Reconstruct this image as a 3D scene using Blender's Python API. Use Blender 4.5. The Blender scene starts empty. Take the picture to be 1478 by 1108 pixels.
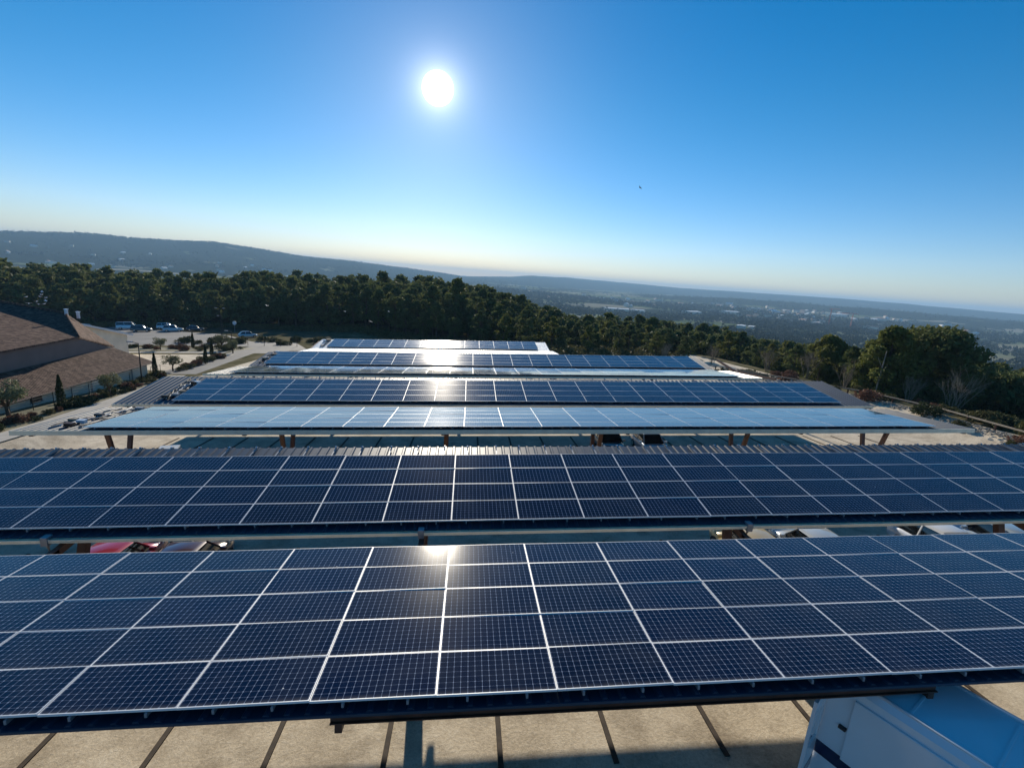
import bpy, bmesh, math, random
import numpy as np
from mathutils import Vector, Matrix
R = math.radians
random.seed(7)
scene = bpy.context.scene

# ---------------------------------------------------------------- camera
cam_d = bpy.data.cameras.new("camera")
cam = bpy.data.objects.new("camera", cam_d)
scene.collection.objects.link(cam)
cam_d.sensor_width = 36
cam_d.lens = 16.82
cam_d.clip_start = 0.1
cam_d.clip_end = 40000
rt, up, fw = (0.99393487, -0.08305757, 0.07207579), (-0.05183974, 0.22414665, 0.97317569), (0.09698516, 0.97100964, -0.21848149)
cam.matrix_world = Matrix(((rt[0], up[0], -fw[0], 0), (rt[1], up[1], -fw[1], 0), (rt[2], up[2], -fw[2], 0), (0, 0, 0, 1)))
scene.camera = cam
# ---------------------------------------------------------------- world, sun, exposure
SUN = Vector((-0.07509826, 0.94685004, 0.31278628)).normalized()
EL = math.asin(SUN.z); AZ = math.atan2(SUN.x, SUN.y)
world = bpy.data.worlds.new("World"); scene.world = world
world.use_nodes = True
wt = world.node_tree; wt.nodes.clear()
def wn(t, **k):
    n = wt.nodes.new(t)
    for a, b in k.items(): setattr(n, a, b)
    return n
def wmath(op, a, b=None, c=None):
    n = wn('ShaderNodeMath', operation=op)
    for i, v in enumerate((a, b, c)):
        if v is None: continue
        if isinstance(v, (int, float)): n.inputs[i].default_value = v
        else: wt.links.new(v, n.inputs[i])
    return n.outputs[0]
sky = wn('ShaderNodeTexSky', sky_type='NISHITA', sun_disc=False, sun_elevation=EL, sun_rotation=AZ, altitude=200, air_density=1.0, dust_density=0.08, ozone_density=3.0)
tcw = wn('ShaderNodeTexCoord')
dotn = wn('ShaderNodeVectorMath', operation='DOT_PRODUCT'); dotn.inputs[1].default_value = SUN
wt.links.new(tcw.outputs['Generated'], dotn.inputs[0])
ang = wmath('ARCCOSINE', wmath('MINIMUM', dotn.outputs['Value'], 0.999999))
def wexp(amp, sig): return wmath('MULTIPLY', wmath('POWER', 2.71828, wmath('DIVIDE', ang, -sig)), amp)
disc = wmath('MULTIPLY', wmath('SMOOTH_MIN', wmath('MAXIMUM', wmath('DIVIDE', wmath('SUBTRACT', 0.028, ang), 0.013), 0.0), 1.0, 0.1), 25.0)
glow = wmath('ADD', wmath('ADD', wexp(1.8, 0.020), wexp(0.12, 0.075)), disc)
bgs = wn('ShaderNodeBackground'); bgs.inputs['Strength'].default_value = 0.098
tcw_ = wn('ShaderNodeTexCoord'); hs_ = wn('ShaderNodeHueSaturation'); hs_.inputs['Saturation'].default_value = 1.42
wt.links.new(sky.outputs[0], hs_.inputs['Color']); 
spz = wn('ShaderNodeSeparateXYZ'); wt.links.new(tcw_.outputs['Generated'], spz.inputs[0])
hzf = wmath('POWER', wmath('SUBTRACT', 1.0, wmath('MINIMUM', wmath('DIVIDE', wmath('ABSOLUTE', spz.outputs[2]), 0.32), 1.0)), 1.5)
tint = wn('ShaderNodeMix', data_type='RGBA', blend_type='MULTIPLY'); wt.links.new(hzf, tint.inputs[0]); wt.links.new(hs_.outputs[0], tint.inputs[6]); tint.inputs[7].default_value = (0.90, 0.88, 1.18, 1)
wt.links.new(tint.outputs[2], bgs.inputs['Color'])
bgg = wn('ShaderNodeBackground'); bgg.inputs['Color'].default_value = (1.0, 0.96, 0.88, 1)
wt.links.new(glow, bgg.inputs['Strength'])
adds = wn('ShaderNodeAddShader'); outw = wn('ShaderNodeOutputWorld')
wt.links.new(bgs.outputs[0], adds.inputs[0]); wt.links.new(bgg.outputs[0], adds.inputs[1]); wt.links.new(adds.outputs[0], outw.inputs['Surface'])
world.cycles.sampling_method = 'MANUAL'; world.cycles.sample_map_resolution = 2048
sun_d = bpy.data.lights.new("sun", 'SUN'); sun_d.energy = 5.0; sun_d.angle = R(0.53); sun_d.color = (1.0, 0.90, 0.74)
sun = bpy.data.objects.new("sun", sun_d); scene.collection.objects.link(sun)
sun.rotation_euler = SUN.to_track_quat('Z', 'Y').to_euler()
sun.location = (0, 0, 30)
vs = scene.view_settings
vs.view_transform = 'Standard'; vs.look = 'None'; vs.gamma = 1; vs.exposure = 0.24; vs.use_curve_mapping = False

# ---------------------------------------------------------------- helpers
def link(o, parent=None):
    scene.collection.objects.link(o)
    if parent is not None: o.parent = parent
    return o
def tag(o, label=None, cat=None, group=None, kind=None):
    if label: o['label'] = label
    if cat: o['category'] = cat
    if group: o['group'] = group
    if kind: o['kind'] = kind
    return o
def empty(name, loc=(0, 0, 0), rz=0, parent=None):
    o = bpy.data.objects.new(name, None); o.empty_display_size = 0.3
    o.location = loc; o.rotation_euler = (0, 0, rz)
    return link(o, parent)
class MB:
    """collects shapes, links them as one mesh"""
    def __init__(s): s.v = []; s.f = []; s.m = []
    def add(s, vs_, fs, mi=0):
        b = len(s.v); s.v += [tuple(v) for v in vs_]
        s.f += [tuple(i + b for i in f) for f in fs]; s.m += [mi] * len(fs)
    def box(s, x0, x1, y0, y1, z0, z1, mi=0):
        s.add([(x0, y0, z0), (x1, y0, z0), (x1, y1, z0), (x0, y1, z0), (x0, y0, z1), (x1, y0, z1), (x1, y1, z1), (x0, y1, z1)],
              [(0, 3, 2, 1), (4, 5, 6, 7), (0, 1, 5, 4), (1, 2, 6, 5), (2, 3, 7, 6), (3, 0, 4, 7)], mi)
    def hexa(s, bot, top, mi=0):
        s.add(list(bot) + list(top), [(0, 3, 2, 1), (4, 5, 6, 7), (0, 1, 5, 4), (1, 2, 6, 5), (2, 3, 7, 6), (3, 0, 4, 7)], mi)
    def beam(s, a, b, w, h, mi=0, upv=(0, 0, 1)):
        a = Vector(a); b = Vector(b); d = (b - a).normalized(); u = Vector(upv)
        sd = d.cross(u)
        if sd.length < 1e-3: sd = d.cross(Vector((1, 0, 0)))
        sd.normalize(); u = sd.cross(d).normalized()
        q = lambda p: [p - sd * w / 2 - u * h / 2, p + sd * w / 2 - u * h / 2, p + sd * w / 2 + u * h / 2, p - sd * w / 2 + u * h / 2]
        s.add(q(a) + q(b), [(0, 3, 2, 1), (4, 5, 6, 7), (0, 1, 5, 4), (1, 2, 6, 5), (2, 3, 7, 6), (3, 0, 4, 7)], mi)
    def prism(s, prof, x0, x1, mi=0):
        """closed (y,z) profile extruded along x"""
        n = len(prof)
        s.add([(x0, y, z) for y, z in prof] + [(x1, y, z) for y, z in prof],
              [tuple(reversed(range(n))), tuple(range(n, 2 * n))] + [(i, (i + 1) % n, n + (i + 1) % n, n + i) for i in range(n)], mi)
    def tube(s, pts, rad, n=6, mi=0):
        base = len(s.v); L = len(pts)
        if not hasattr(rad, '__len__'): rad = [rad] * L
        for i, p in enumerate(pts):
            p = Vector(p); d = (Vector(pts[min(i + 1, L - 1)]) - Vector(pts[max(i - 1, 0)])).normalized()
            a = d.cross(Vector((0, 0, 1)))
            if a.length < 1e-3: a = Vector((1, 0, 0))
            a.normalize(); b = d.cross(a)
            for k in range(n):
                t = 2 * math.pi * k / n
                s.v.append(tuple(p + (a * math.cos(t) + b * math.sin(t)) * rad[i]))
        for i in range(L - 1):
            for k in range(n):
                s.f.append((base + i * n + k, base + i * n + (k + 1) % n, base + (i + 1) * n + (k + 1) % n, base + (i + 1) * n + k)); s.m.append(mi)
        s.f.append(tuple(base + k for k in range(n))); s.m.append(mi)
        s.f.append(tuple(base + (L - 1) * n + k for k in reversed(range(n)))); s.m.append(mi)
    def mesh(s, name, mats, bevel=0, smooth=False):
        me = bpy.data.meshes.new(name); me.from_pydata(s.v, [], s.f)
        for m in (mats if isinstance(mats, (list, tuple)) else [mats]): me.materials.append(m)
        me.polygons.foreach_set('material_index', s.m)
        bm = bmesh.new(); bm.from_mesh(me)
        bmesh.ops.recalc_face_normals(bm, faces=bm.faces)
        if bevel:
            es = [e for e in bm.edges if len(e.link_faces) == 2 and e.calc_face_angle(0) > 0.5]
            bmesh.ops.bevel(bm, geom=es, offset=bevel, segments=2, affect='EDGES', profile=0.7, clamp_overlap=True)
        bm.to_mesh(me); bm.free()
        if smooth: me.polygons.foreach_set('use_smooth', [True] * len(me.polygons))
        me.update(); return me
    def build(s, name, mats, parent=None, bevel=0, smooth=False, loc=None):
        o = bpy.data.objects.new(name, s.mesh(name, mats, bevel, smooth))
        if loc is not None: o.location = loc
        return link(o, parent)
def mesh_np(name, v, q, mat, midx=None):
    me = bpy.data.meshes.new(name); v = np.asarray(v, np.float32); q = np.asarray(q, np.int32); n = q.shape[1]
    me.vertices.add(len(v)); me.vertices.foreach_set('co', v.ravel())
    me.loops.add(q.size); me.loops.foreach_set('vertex_index', q.ravel())
    me.polygons.add(len(q)); me.polygons.foreach_set('loop_start', np.arange(len(q), dtype=np.int32) * n)
    me.polygons.foreach_set('loop_total', np.full(len(q), n, np.int32))
    for m in (mat if isinstance(mat, (list, tuple)) else [mat]): me.materials.append(m)
    if midx is not None: me.polygons.foreach_set('material_index', np.asarray(midx, np.int32))
    me.update(calc_edges=True); return me
def copy_tree(o, parent=None):
    c = o.copy(); link(c, parent)
    for ch in list(o.children): copy_tree(ch, c)
    return c

# ---------------------------------------------------------------- materials
class NT:
    def __init__(s, name):
        s.m = bpy.data.materials.new(name); s.m.use_nodes = True; s.t = s.m.node_tree
        s.p = s.t.nodes['Principled BSDF']
    def n(s, t, **k):
        x = s.t.nodes.new(t)
        for a, b in k.items(): setattr(x, a, b)
        return x
    def l(s, a, b): s.t.links.new(a, b)
    def put(s, sock, v):
        if isinstance(v, bpy.types.NodeSocket): s.l(v, sock)
        else: sock.default_value = v
    def math(s, op, a, b=None, c=None):
        x = s.n('ShaderNodeMath', operation=op)
        for i, v in enumerate((a, b, c)):
            if v is not None: s.put(x.inputs[i], v)
        return x.outputs[0]
    def coord(s, kind='Object'): return s.n('ShaderNodeTexCoord').outputs[kind]
    def pos(s): return s.n('ShaderNodeNewGeometry').outputs['Position']
    def scale(s, vec, sc):
        x = s.n('ShaderNodeMapping'); x.inputs['Scale'].default_value = sc; s.l(vec, x.inputs['Vector']); return x.outputs[0]
    def noise(s, vec, sc, det=4, rough=.55):
        x = s.n('ShaderNodeTexNoise'); x.inputs['Scale'].default_value = sc; x.inputs['Detail'].default_value = det; x.inputs['Roughness'].default_value = rough
        s.l(vec, x.inputs['Vector']); return x.outputs['Fac']
    def ramp(s, fac, stops):
        x = s.n('ShaderNodeValToRGB'); e = x.color_ramp.elements
        while len(e) < len(stops): e.new(0.5)
        for i, (p, c) in enumerate(stops):
            e[i].position = p; e[i].color = (*c, 1) if len(c) == 3 else c
        s.l(fac, x.inputs[0]); return x.outputs['Color']
    def mix(s, fac, a, b, mode='MIX'):
        x = s.n('ShaderNodeMix', data_type='RGBA', blend_type=mode)
        s.put(x.inputs[0], fac); s.put(x.inputs[6], (*a, 1) if isinstance(a, tuple) and len(a) == 3 else a); s.put(x.inputs[7], (*b, 1) if isinstance(b, tuple) and len(b) == 3 else b)
        return x.outputs[2]
    def bump(s, h, st=.3, d=.02):
        x = s.n('ShaderNodeBump'); x.inputs['Strength'].default_value = st; x.inputs['Distance'].default_value = d
        s.l(h, x.inputs['Height']); s.l(x.outputs[0], s.p.inputs['Normal'])
    def rnd(s): return s.n('ShaderNodeObjectInfo').outputs['Random']
def simple(name, col, rough=.6, metal=0, var=.25, sc=3, bump=0, coat=0, spec=.5):
    k = NT(name); c = k.coord()
    f = k.noise(c, sc, 5)
    lo = tuple(x * (1 - var) for x in col); hi = tuple(min(1, x * (1 + var)) for x in col)
    k.l(k.ramp(f, [(.3, lo), (.7, hi)]), k.p.inputs['Base Color'])
    k.p.inputs['Roughness'].default_value = rough; k.p.inputs['Metallic'].default_value = metal
    k.p.inputs['Coat Weight'].default_value = coat; k.p.inputs['Specular IOR Level'].default_value = spec
    if bump: k.bump(k.noise(c, sc * 8, 3), bump, .02)
    return k.m
PX, PY = 2.085, 1.064
SL = 0.0465503
def mat_cells():
    k = NT('photovoltaic_glass'); c = k.coord(); sp = k.n('ShaderNodeSeparateXYZ'); k.l(c, sp.inputs[0])
    cw, ch, m = (PX - .06) / 16, (PY - .06) / 8, .03
    def dist(s_, w):
        u = k.math('DIVIDE', k.math('SUBTRACT', s_, m), w); f = k.math('FRACT', u)
        return k.math('MULTIPLY', k.math('MINIMUM', f, k.math('SUBTRACT', 1.0, f)), w)
    dx, dy = dist(sp.outputs[0], cw), dist(sp.outputs[1], ch)
    lx = k.math('LESS_THAN', dx, .0026); ly = k.math('LESS_THAN', dy, .0013)
    dm = k.math('LESS_THAN', k.math('ADD', dx, dy), .0155)
    mask = k.math('MAXIMUM', k.math('MAXIMUM', lx, ly), dm)
    r = k.rnd(); v = k.math('MULTIPLY_ADD', r, .5, .75)
    cellcol = k.mix(r, (.0020, .0048, .024), (.0040, .0060, .018))
    ns = k.noise(k.n('ShaderNodeNewGeometry').outputs['Position'], 1.3, 5)
    dust = k.math('MULTIPLY', k.math('SUBTRACT', ns, .42), .10)
    col = k.mix(mask, cellcol, (.25, .29, .38))
    col = k.mix(k.math('MAXIMUM', dust, 0.0), col, (.4, .38, .34))
    edge = k.math('MULTIPLY', k.math('MAXIMUM', k.math('SUBTRACT', 1.0, k.math('DIVIDE', sp.outputs[1], .11)), 0.0), k.math('MULTIPLY', k.noise(k.scale(k.n('ShaderNodeNewGeometry').outputs['Position'], (5, 1, 1)), 1.5, 4), .34))
    col = k.mix(edge, col, (.30, .27, .22))
    k.bump(k.noise(k.n('ShaderNodeNewGeometry').outputs['Position'], .9, 2), .10, .012)
    vo = k.n('ShaderNodeTexVoronoi'); vo.inputs['Scale'].default_value = 1.1; k.l(k.n('ShaderNodeNewGeometry').outputs['Position'], vo.inputs['Vector'])
    spot = k.math('LESS_THAN', vo.outputs['Distance'], .016)
    col = k.mix(k.math('MULTIPLY', spot, .8), col, (.7, .7, .68))
    k.l(col, k.p.inputs['Base Color'])
    k.p.inputs['Roughness'].default_value = .135; k.p.inputs['Specular IOR Level'].default_value = .035
    k.p.inputs['Coat Weight'].default_value = 1; k.p.inputs['Coat IOR'].default_value = 1.29
    cr = k.math('MULTIPLY_ADD', k.noise(k.n('ShaderNodeNewGeometry').outputs['Position'], 2.5, 4), .06, .02)
    k.l(cr, k.p.inputs['Coat Roughness'])
    return k.m
M = {}
M['cells'] = mat_cells()
M['frame'] = simple('anodised_frame', (.76, .76, .76), .55, .25, .06, 2)
M['rail'] = simple('aluminium_rail', (.30, .31, .33), .5, .5, .1, 4)
M['deck'] = simple('coated_steel_sheet', (.014, .034, .062), .42, 0, .15, .8)
M['steel'] = simple('brown_painted_steel', (.085, .032, .018), .5, .1, .35, 3, .1)
M['gutter'] = simple('cream_metal_gutter', (.85, .78, .60), .45, .1, .12, 2)
M['white_sheet'] = simple('pale_galvanised_sheet', (.62, .63, .62), .38, .6, .12, 1)
M['bitumen'] = simple('dark_timber_strip', (.05, .034, .022), .85, 0, .4, 6, .2)
M['concrete'] = simple('concrete', (.42, .39, .34), .85, 0, .15, 1.5, .1)
M['white'] = simple('white_paint', (.72, .73, .75), .35, 0, .04, 1, 0, .5)
M['black'] = simple('black_rubber', (.012, .012, .014), .5, 0, .2, 5)
M['glass'] = simple('car_glass', (.010, .014, .018), .05, 0, .1, 2, 0, 1)
M['chrome'] = simple('bright_metal', (.75, .75, .76), .15, 1, .05, 2)
M['lampglass'] = simple('lamp_glass', (.7, .7, .68), .1, 0, .05, 2, 0, 1)
M['redglass'] = simple('red_lamp_glass', (.45, .02, .02), .15, 0, .1, 2, 0, 1)
M['bark'] = simple('pine_bark', (.11, .075, .05), .9, 0, .35, 4, .4)
M['palebark'] = simple('pale_dry_wood', (.26, .22, .17), .9, 0, .3, 4, .2)
M['twig'] = simple('dry_twigs', (.27, .215, .15), .9, 0, .3, 2)
M['navy'] = simple('navy_paint', (.012, .018, .06), .3, 0, .1, 2, 0, .6)
def mat_foliage(name, a, b, trans=.16, rough=.65, sc=.8):
    k = NT(name); r = k.rnd(); p = k.pos()
    f = k.noise(p, sc, 4, .6); f2 = k.noise(p, 5.0, 2)
    ff = k.math('ADD', k.math('MULTIPLY', f, .75), k.math('MULTIPLY', f2, .25))
    col = k.ramp(ff, [(.32, a), (.66, b)])
    col = k.mix(k.math('MULTIPLY', r, .22), col, (b[0] * 1.3, b[1] * .95, b[2] * .8))
    k.l(col, k.p.inputs['Base Color']); k.p.inputs['Roughness'].default_value = rough; k.p.inputs['Specular IOR Level'].default_value = .06
    tr = k.n('ShaderNodeBsdfTranslucent'); k.l(col, tr.inputs['Color'])
    mx = k.n('ShaderNodeMixShader'); mx.inputs[0].default_value = trans
    out = k.t.nodes['Material Output']
    k.l(k.p.outputs[0], mx.inputs[1]); k.l(tr.outputs[0], mx.inputs[2]); k.l(mx.outputs[0], out.inputs['Surface'])
    return k.m
M['pine'] = mat_foliage('pine_needles', (.052, .074, .028), (.15, .18, .065), .3)
M['pine_light'] = mat_foliage('young_pine_needles', (.07, .09, .022), (.19, .20, .055), .32)
M['olive'] = mat_foliage('olive_leaves', (.10, .12, .06), (.24, .25, .14), .2)
M['cypress'] = mat_foliage('cypress_leaves', (.025, .04, .018), (.06, .075, .03))
M['shrub'] = mat_foliage('shrub_leaves', (.05, .06, .022), (.15, .14, .06))
M['redshrub'] = mat_foliage('reddish_shrub_leaves', (.09, .045, .03), (.22, .12, .08))
M['wood'] = mat_foliage('woodland_leaves', (.018, .030, .016), (.042, .056, .026), .0, 1.0, .05)

def G(x, y): return -10.3 + .0466 * x - .0525 * (y - 8.8)
def _ss(a, b, v):
    t = np.clip((np.asarray(v, float) - a) / (b - a), 0, 1); return t * t * (3 - 2 * t)
def drop(x, y):
    return np.interp(y, [-10, 4, 9, 18, 25, 60, 76, 88], [0, .10, .17, .32, 1.15, 1.15, .5, 0]) * _ss(-30.5, -27.5, x) * _ss(44.0, 39.5, x)
def Gp(x, y): return float(G(x, y) - drop(x, y))
# ---------------------------------------------------------------- terrain
azs = np.array([-60, -41, -38, -35.6, -33, -29.8, -26.4, -22.6, -18.6, -13.5, -8.4, -3.8, -0.9, 4.9, 7, 11.4, 17.8, 23.9, 32.7, 38.3, 43.4, 47.4, 51.6, 70.])
skl = np.array([.5, .51, .74, .93, .82, .92, 1.13, .8, .42, .28, .0, -.12, -.38, -.02, .24, .35, .23, .12, .2, .21, .16, .08, .02, 0.])
r_ridge = np.interp(azs, [-60, -10, 3, 20, 70], [3800, 4600, 6500, 8500, 8500])
rs_ = np.array([0, 60, 120, 250, 400, 700, 1200, 2200, 3000])
left = np.array([-13, -16, -20, -24.5, -40, -66, -80, -82, -74.])
mid = np.array([-13, -13, -16.5, -20, -34, -62, -82, -84, -78.])
right = np.array([-15, -19, -21.5, -31, -46, -66, -84, -88, -84.])
def fbm(x, y, s, seed=0):
    v = 0; a = 1.
    for o in range(4):
        f = 2.03 ** o / s
        v = v + a * (np.sin(x * f + 1.7 * np.sin(y * f * .8 + seed + o) + seed * 2.1) * np.sin(y * f * 1.1 + 1.3 * np.sin(x * f * .9 + o * 2 + seed)))
        a *= .5
    return v
def natural(r, az):
    wl = np.interp(az, [-30, -12], [1, 0]); wr = np.interp(az, [0, 12], [0, 1]); wm = 1 - wl - wr
    z = wl * np.interp(r, rs_, left) + wm * np.interp(r, rs_, mid) + wr * np.interp(r, rs_, right)
    rr = np.interp(az, azs, r_ridge); zt = rr * np.tan(np.radians(np.interp(az, azs, skl)))
    base = z
    t = np.clip((r - rr * .62) / (rr * .38), 0, 1); up_ = t * t * (3 - 2 * t)
    t2 = np.clip((r - rr) / (rr * .7), 0, 1)
    z = np.where(r > rr * .62, base + (zt - base) * up_, base)
    z = np.where(r > rr, zt + (-90 - zt) * t2, z)
    # a lower wooded ridge in front, right half
    q = np.exp(-((r - 4300) / 600.) ** 2) * np.interp(az, [16, 30, 70], [0, 1, 1])
    z = z + q * 42
    q2 = np.exp(-((r - 2900) / 350.) ** 2) * np.interp(az, [-60, -25, -5], [1, 1, 0]); z = z + q2 * 18
    return z
def T(x, y):
    x = np.asarray(x, float); y = np.asarray(y, float)
    r = np.hypot(x, y); az = np.degrees(np.arctan2(x, y))
    nz = natural(r, az)
    amp = np.clip((r - 300) / 2500, 0, 1)
    nz = nz + amp * (6 * fbm(x, y, 420, 1) + 3.0 * fbm(x, y, 130, 3)) * np.where(np.abs(r - np.interp(az, azs, r_ridge)) < 300, .5, 1)
    g = -10.3 + .0466 * x - .0525 * (y - 8.8)
    yb = np.interp(x, [-60, -30, 20, 60], [165, 110, 96, 86])
    d = np.maximum.reduce([x - 46, y - yb, -110 - x, -30 - y])
    w = np.clip(d / 22., 0, 1); w = w * w * (3 - 2 * w)
    g = g - np.where(drop(x, y) > .001, drop(x, y) + .35 * _ss(0, .14, drop(x, y)), 0)
    return g * (1 - w) + nz * w
def mat_terrain():
    k = NT('open_country'); p = k.pos(); sp = k.n('ShaderNodeSeparateXYZ'); k.l(p, sp.inputs[0])
    vl = k.n('ShaderNodeVectorMath', operation='LENGTH'); k.l(p, vl.inputs[0]); dist = vl.outputs['Value']
    n1 = k.noise(p, .5, 6); near = k.ramp(n1, [(.3, (.07, .075, .035)), (.5, (.16, .14, .08)), (.7, (.25, .21, .14))])
    litter = k.ramp(n1, [(.3, (.035, .03, .018)), (.7, (.085, .07, .045))]); nf = k.math('MINIMUM', k.math('MAXIMUM', k.math('DIVIDE', k.math('SUBTRACT', dist, 120.0), 40.0), 0.0), 1.0); near = k.mix(nf, near, litter)
    v = k.n('ShaderNodeTexVoronoi'); v.inputs['Scale'].default_value = 1; v.inputs['Randomness'].default_value = .9
    mp = k.n('ShaderNodeMapping'); mp.inputs['Scale'].default_value = (.0032, .0060, 0); mp.inputs['Rotation'].default_value = (0, 0, .35); k.l(p, mp.inputs['Vector']); k.l(mp.outputs[0], v.inputs['Vector'])
    hs = k.n('ShaderNodeSeparateColor'); k.l(v.outputs['Color'], hs.inputs[0])
    field = k.ramp(hs.outputs[0], [(.0, (.12, .15, .06)), (.25, (.20, .22, .10)), (.45, (.28, .25, .17)), (.65, (.10, .13, .05)), (.85, (.32, .29, .21))])
    n2 = k.noise(p, .004, 5, .6); n3 = k.noise(p, .03, 6, .7)
    wood = k.ramp(n3, [(.3, (.012, .020, .012)), (.7, (.034, .042, .022))])
    # fields on the flat valley floor, woods on slopes and higher ground
    h = k.math('ADD', sp.outputs[2], k.math('MULTIPLY', k.math('SUBTRACT', n2, .5), 60.0))
    isf = k.math('MULTIPLY', k.math('LESS_THAN', h, -76.0), k.math('GREATER_THAN', dist, 900.0))
    hs2 = k.math('GREATER_THAN', hs.outputs[1], .35)
    rare = k.math('MULTIPLY', k.math('GREATER_THAN', n2, .66), k.math('GREATER_THAN', dist, 2500.0))
    isf = k.math('MAXIMUM', k.math('MULTIPLY', isf, hs2), k.math('MULTIPLY', rare, hs2))
    far = k.mix(isf, wood, field)
    fac = k.math('MINIMUM', k.math('MAXIMUM', k.math('DIVIDE', k.math('SUBTRACT', dist, 170.0), 200.0), 0.0), 1.0)
    k.l(k.mix(fac, near, far), k.p.inputs['Base Color']); k.p.inputs['Roughness'].default_value = 1; k.p.inputs['Specular IOR Level'].default_value = 0
    return k.m
def build_terrain():
    A = np.radians(np.concatenate([np.arange(-180, -64, 6.), np.arange(-64, 64, .4), np.arange(64, 180, 6.)]))
    Rr = np.concatenate([[4], np.arange(10, 130, 4.), np.arange(130, 300, 9.), np.geomspace(300, 14500, 110)])
    aa, rr = np.meshgrid(A, Rr); x = rr * np.sin(aa); y = rr * np.cos(aa)
    az = np.clip(np.degrees(aa), -60, 70); z = T(x, y)
    v = np.stack([x, y, z], -1).reshape(-1, 3); nA, nR = len(A), len(Rr)
    i, j = np.meshgrid(np.arange(nR - 1), np.arange(nA), indexing='ij'); j2 = (j + 1) % nA
    q = np.stack([i * nA + j, (i + 1) * nA + j, (i + 1) * nA + j2, i * nA + j2], -1).reshape(-1, 4)[:, ::-1]
    cen = len(v); v = np.vstack([v, [[0, 0, G(0, 0)]]])
    o = bpy.data.objects.new('ground', None)
    me = mesh_np('ground', v, q, mat_terrain())
    bm = bmesh.new(); bm.from_mesh(me); bm.verts.ensure_lookup_table()
    for a in range(nA): bm.faces.new((bm.verts[cen], bm.verts[(a + 1) % nA], bm.verts[a]))
    bmesh.ops.recalc_face_normals(bm, faces=bm.faces); bm.to_mesh(me); bm.free()
    me.polygons.foreach_set('use_smooth', [True] * len(me.polygons))
    o = bpy.data.objects.new('ground', me); link(o); tag(o, kind='structure')
build_terrain()
def on_plane(name, poly, mat, lift):
    me = bpy.data.meshes.new(name); me.from_pydata([(x, y, G(x, y) + lift) for x, y in poly], [], [tuple(range(len(poly)))])
    me.materials.append(mat); o = link(bpy.data.objects.new(name, me)); tag(o, kind='structure'); return o
def mat_gravel():
    k = NT('stabilised_gravel'); p = k.pos()
    a = k.noise(p, 14, 8, .75); b = k.noise(p, .5, 4); c = k.noise(p, 60, 3, .6)
    f = k.math('ADD', k.math('MULTIPLY', a, .5), k.math('ADD', k.math('MULTIPLY', b, .3), k.math('MULTIPLY', c, .2)))
    k.l(k.ramp(f, [(.34, (.34, .27, .185)), (.5, (.62, .52, .38)), (.66, (.84, .75, .60))]), k.p.inputs['Base Color'])
    st = k.ramp(k.noise(p, .9, 6, .7), [(.33, (.62, .60, .58)), (.55, (1, 1, 1))]); col = k.ramp(f, [(.34, (.34, .27, .185)), (.5, (.62, .52, .38)), (.66, (.84, .75, .60))])
    k.l(k.mix(1.0, col, st, 'MULTIPLY'), k.p.inputs['Base Color'])
    k.p.inputs['Roughness'].default_value = .9; k.bump(a, .6, .03); return k.m
def mat_asphalt(name, c0, c1):
    k = NT(name); p = k.pos(); a = k.noise(p, 30, 5, .7); b = k.noise(p, .25, 5, .6)
    f = k.math('ADD', k.math('MULTIPLY', a, .35), k.math('MULTIPLY', b, .65))
    k.l(k.ramp(f, [(.35, c0), (.65, c1)]), k.p.inputs['Base Color']); k.p.inputs['Roughness'].default_value = .8; k.bump(a, .3, .01); return k.m
M['gravel'] = mat_gravel()
M['asphalt'] = mat_asphalt('worn_asphalt', (.10, .098, .095), (.19, .18, .17))
M['verge'] = mat_asphalt('dry_verge_grass', (.08, .08, .035), (.24, .20, .11))
def parking():
    xs = np.unique(np.concatenate([np.arange(-32, -26, .25), np.arange(-26, 39, 1.), np.arange(39, 44.6, .25)])); ys = np.arange(-12, 90.1, 1.)
    X, Y = np.meshgrid(xs, ys); Z = G(X, Y) - drop(X, Y) + .006; v = np.stack([X, Y, Z], -1).reshape(-1, 3); nx = len(xs)
    i, j = np.meshgrid(np.arange(len(ys) - 1), np.arange(nx - 1), indexing='ij')
    q = np.stack([i * nx + j, i * nx + j + 1, (i + 1) * nx + j + 1, (i + 1) * nx + j], -1).reshape(-1, 4)
    tag(link(bpy.data.objects.new('parking_ground', mesh_np('parking_ground', v, q, M['gravel']))), kind='structure')
parking()
on_plane('road', [(-38.2, 61), (-33.2, 61), (-36.2, 84.2), (-30, 84.2), (-30, 92), (-36, 104), (-46, 106), (-60, 124), (-88, 138), (-100, 146), (-104, 96), (-60, 95.5), (-41.5, 95)][0:13], M['asphalt'], .006)
on_plane('path', [(-31.9, 8), (-30.0, 8), (-30.0, 37), (-31.5, 50), (-33.8, 60), (-35.4, 60), (-33.3, 50), (-31.9, 37)], M['concrete'], .010)
on_plane('pavement', [(-105, 78), (-60, 82.5), (-41, 84), (-41, 86), (-60, 84.6), (-105, 80)], M['concrete'], .010)
on_plane('verge', [(-105, 86), (-41, 86.3), (-39, 92.5), (-60, 91.8), (-105, 91)], M['verge'], .008)
on_plane('verge', [(-36.6, 26), (-32.0, 26), (-32.0, 37), (-33.4, 50), (-35.6, 60.6), (-38.2, 60.8), (-36.6, 50)], M['verge'], .008)
on_plane('road', [(-105, 64), (-38.4, 64), (-38.4, 82), (-60, 80.4), (-105, 77.8)], M['gravel'], .012)

# ---------------------------------------------------------------- solar arrays and carports
def slope_basis(t):
    ex = Vector((math.cos(SL), 0, math.sin(SL))); ey = Vector((0, math.cos(t), math.sin(t)))
    ey = (ey - ex * ex.dot(ey)).normalized(); ez = ex.cross(ey)
    return ex, ey, ez
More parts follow.
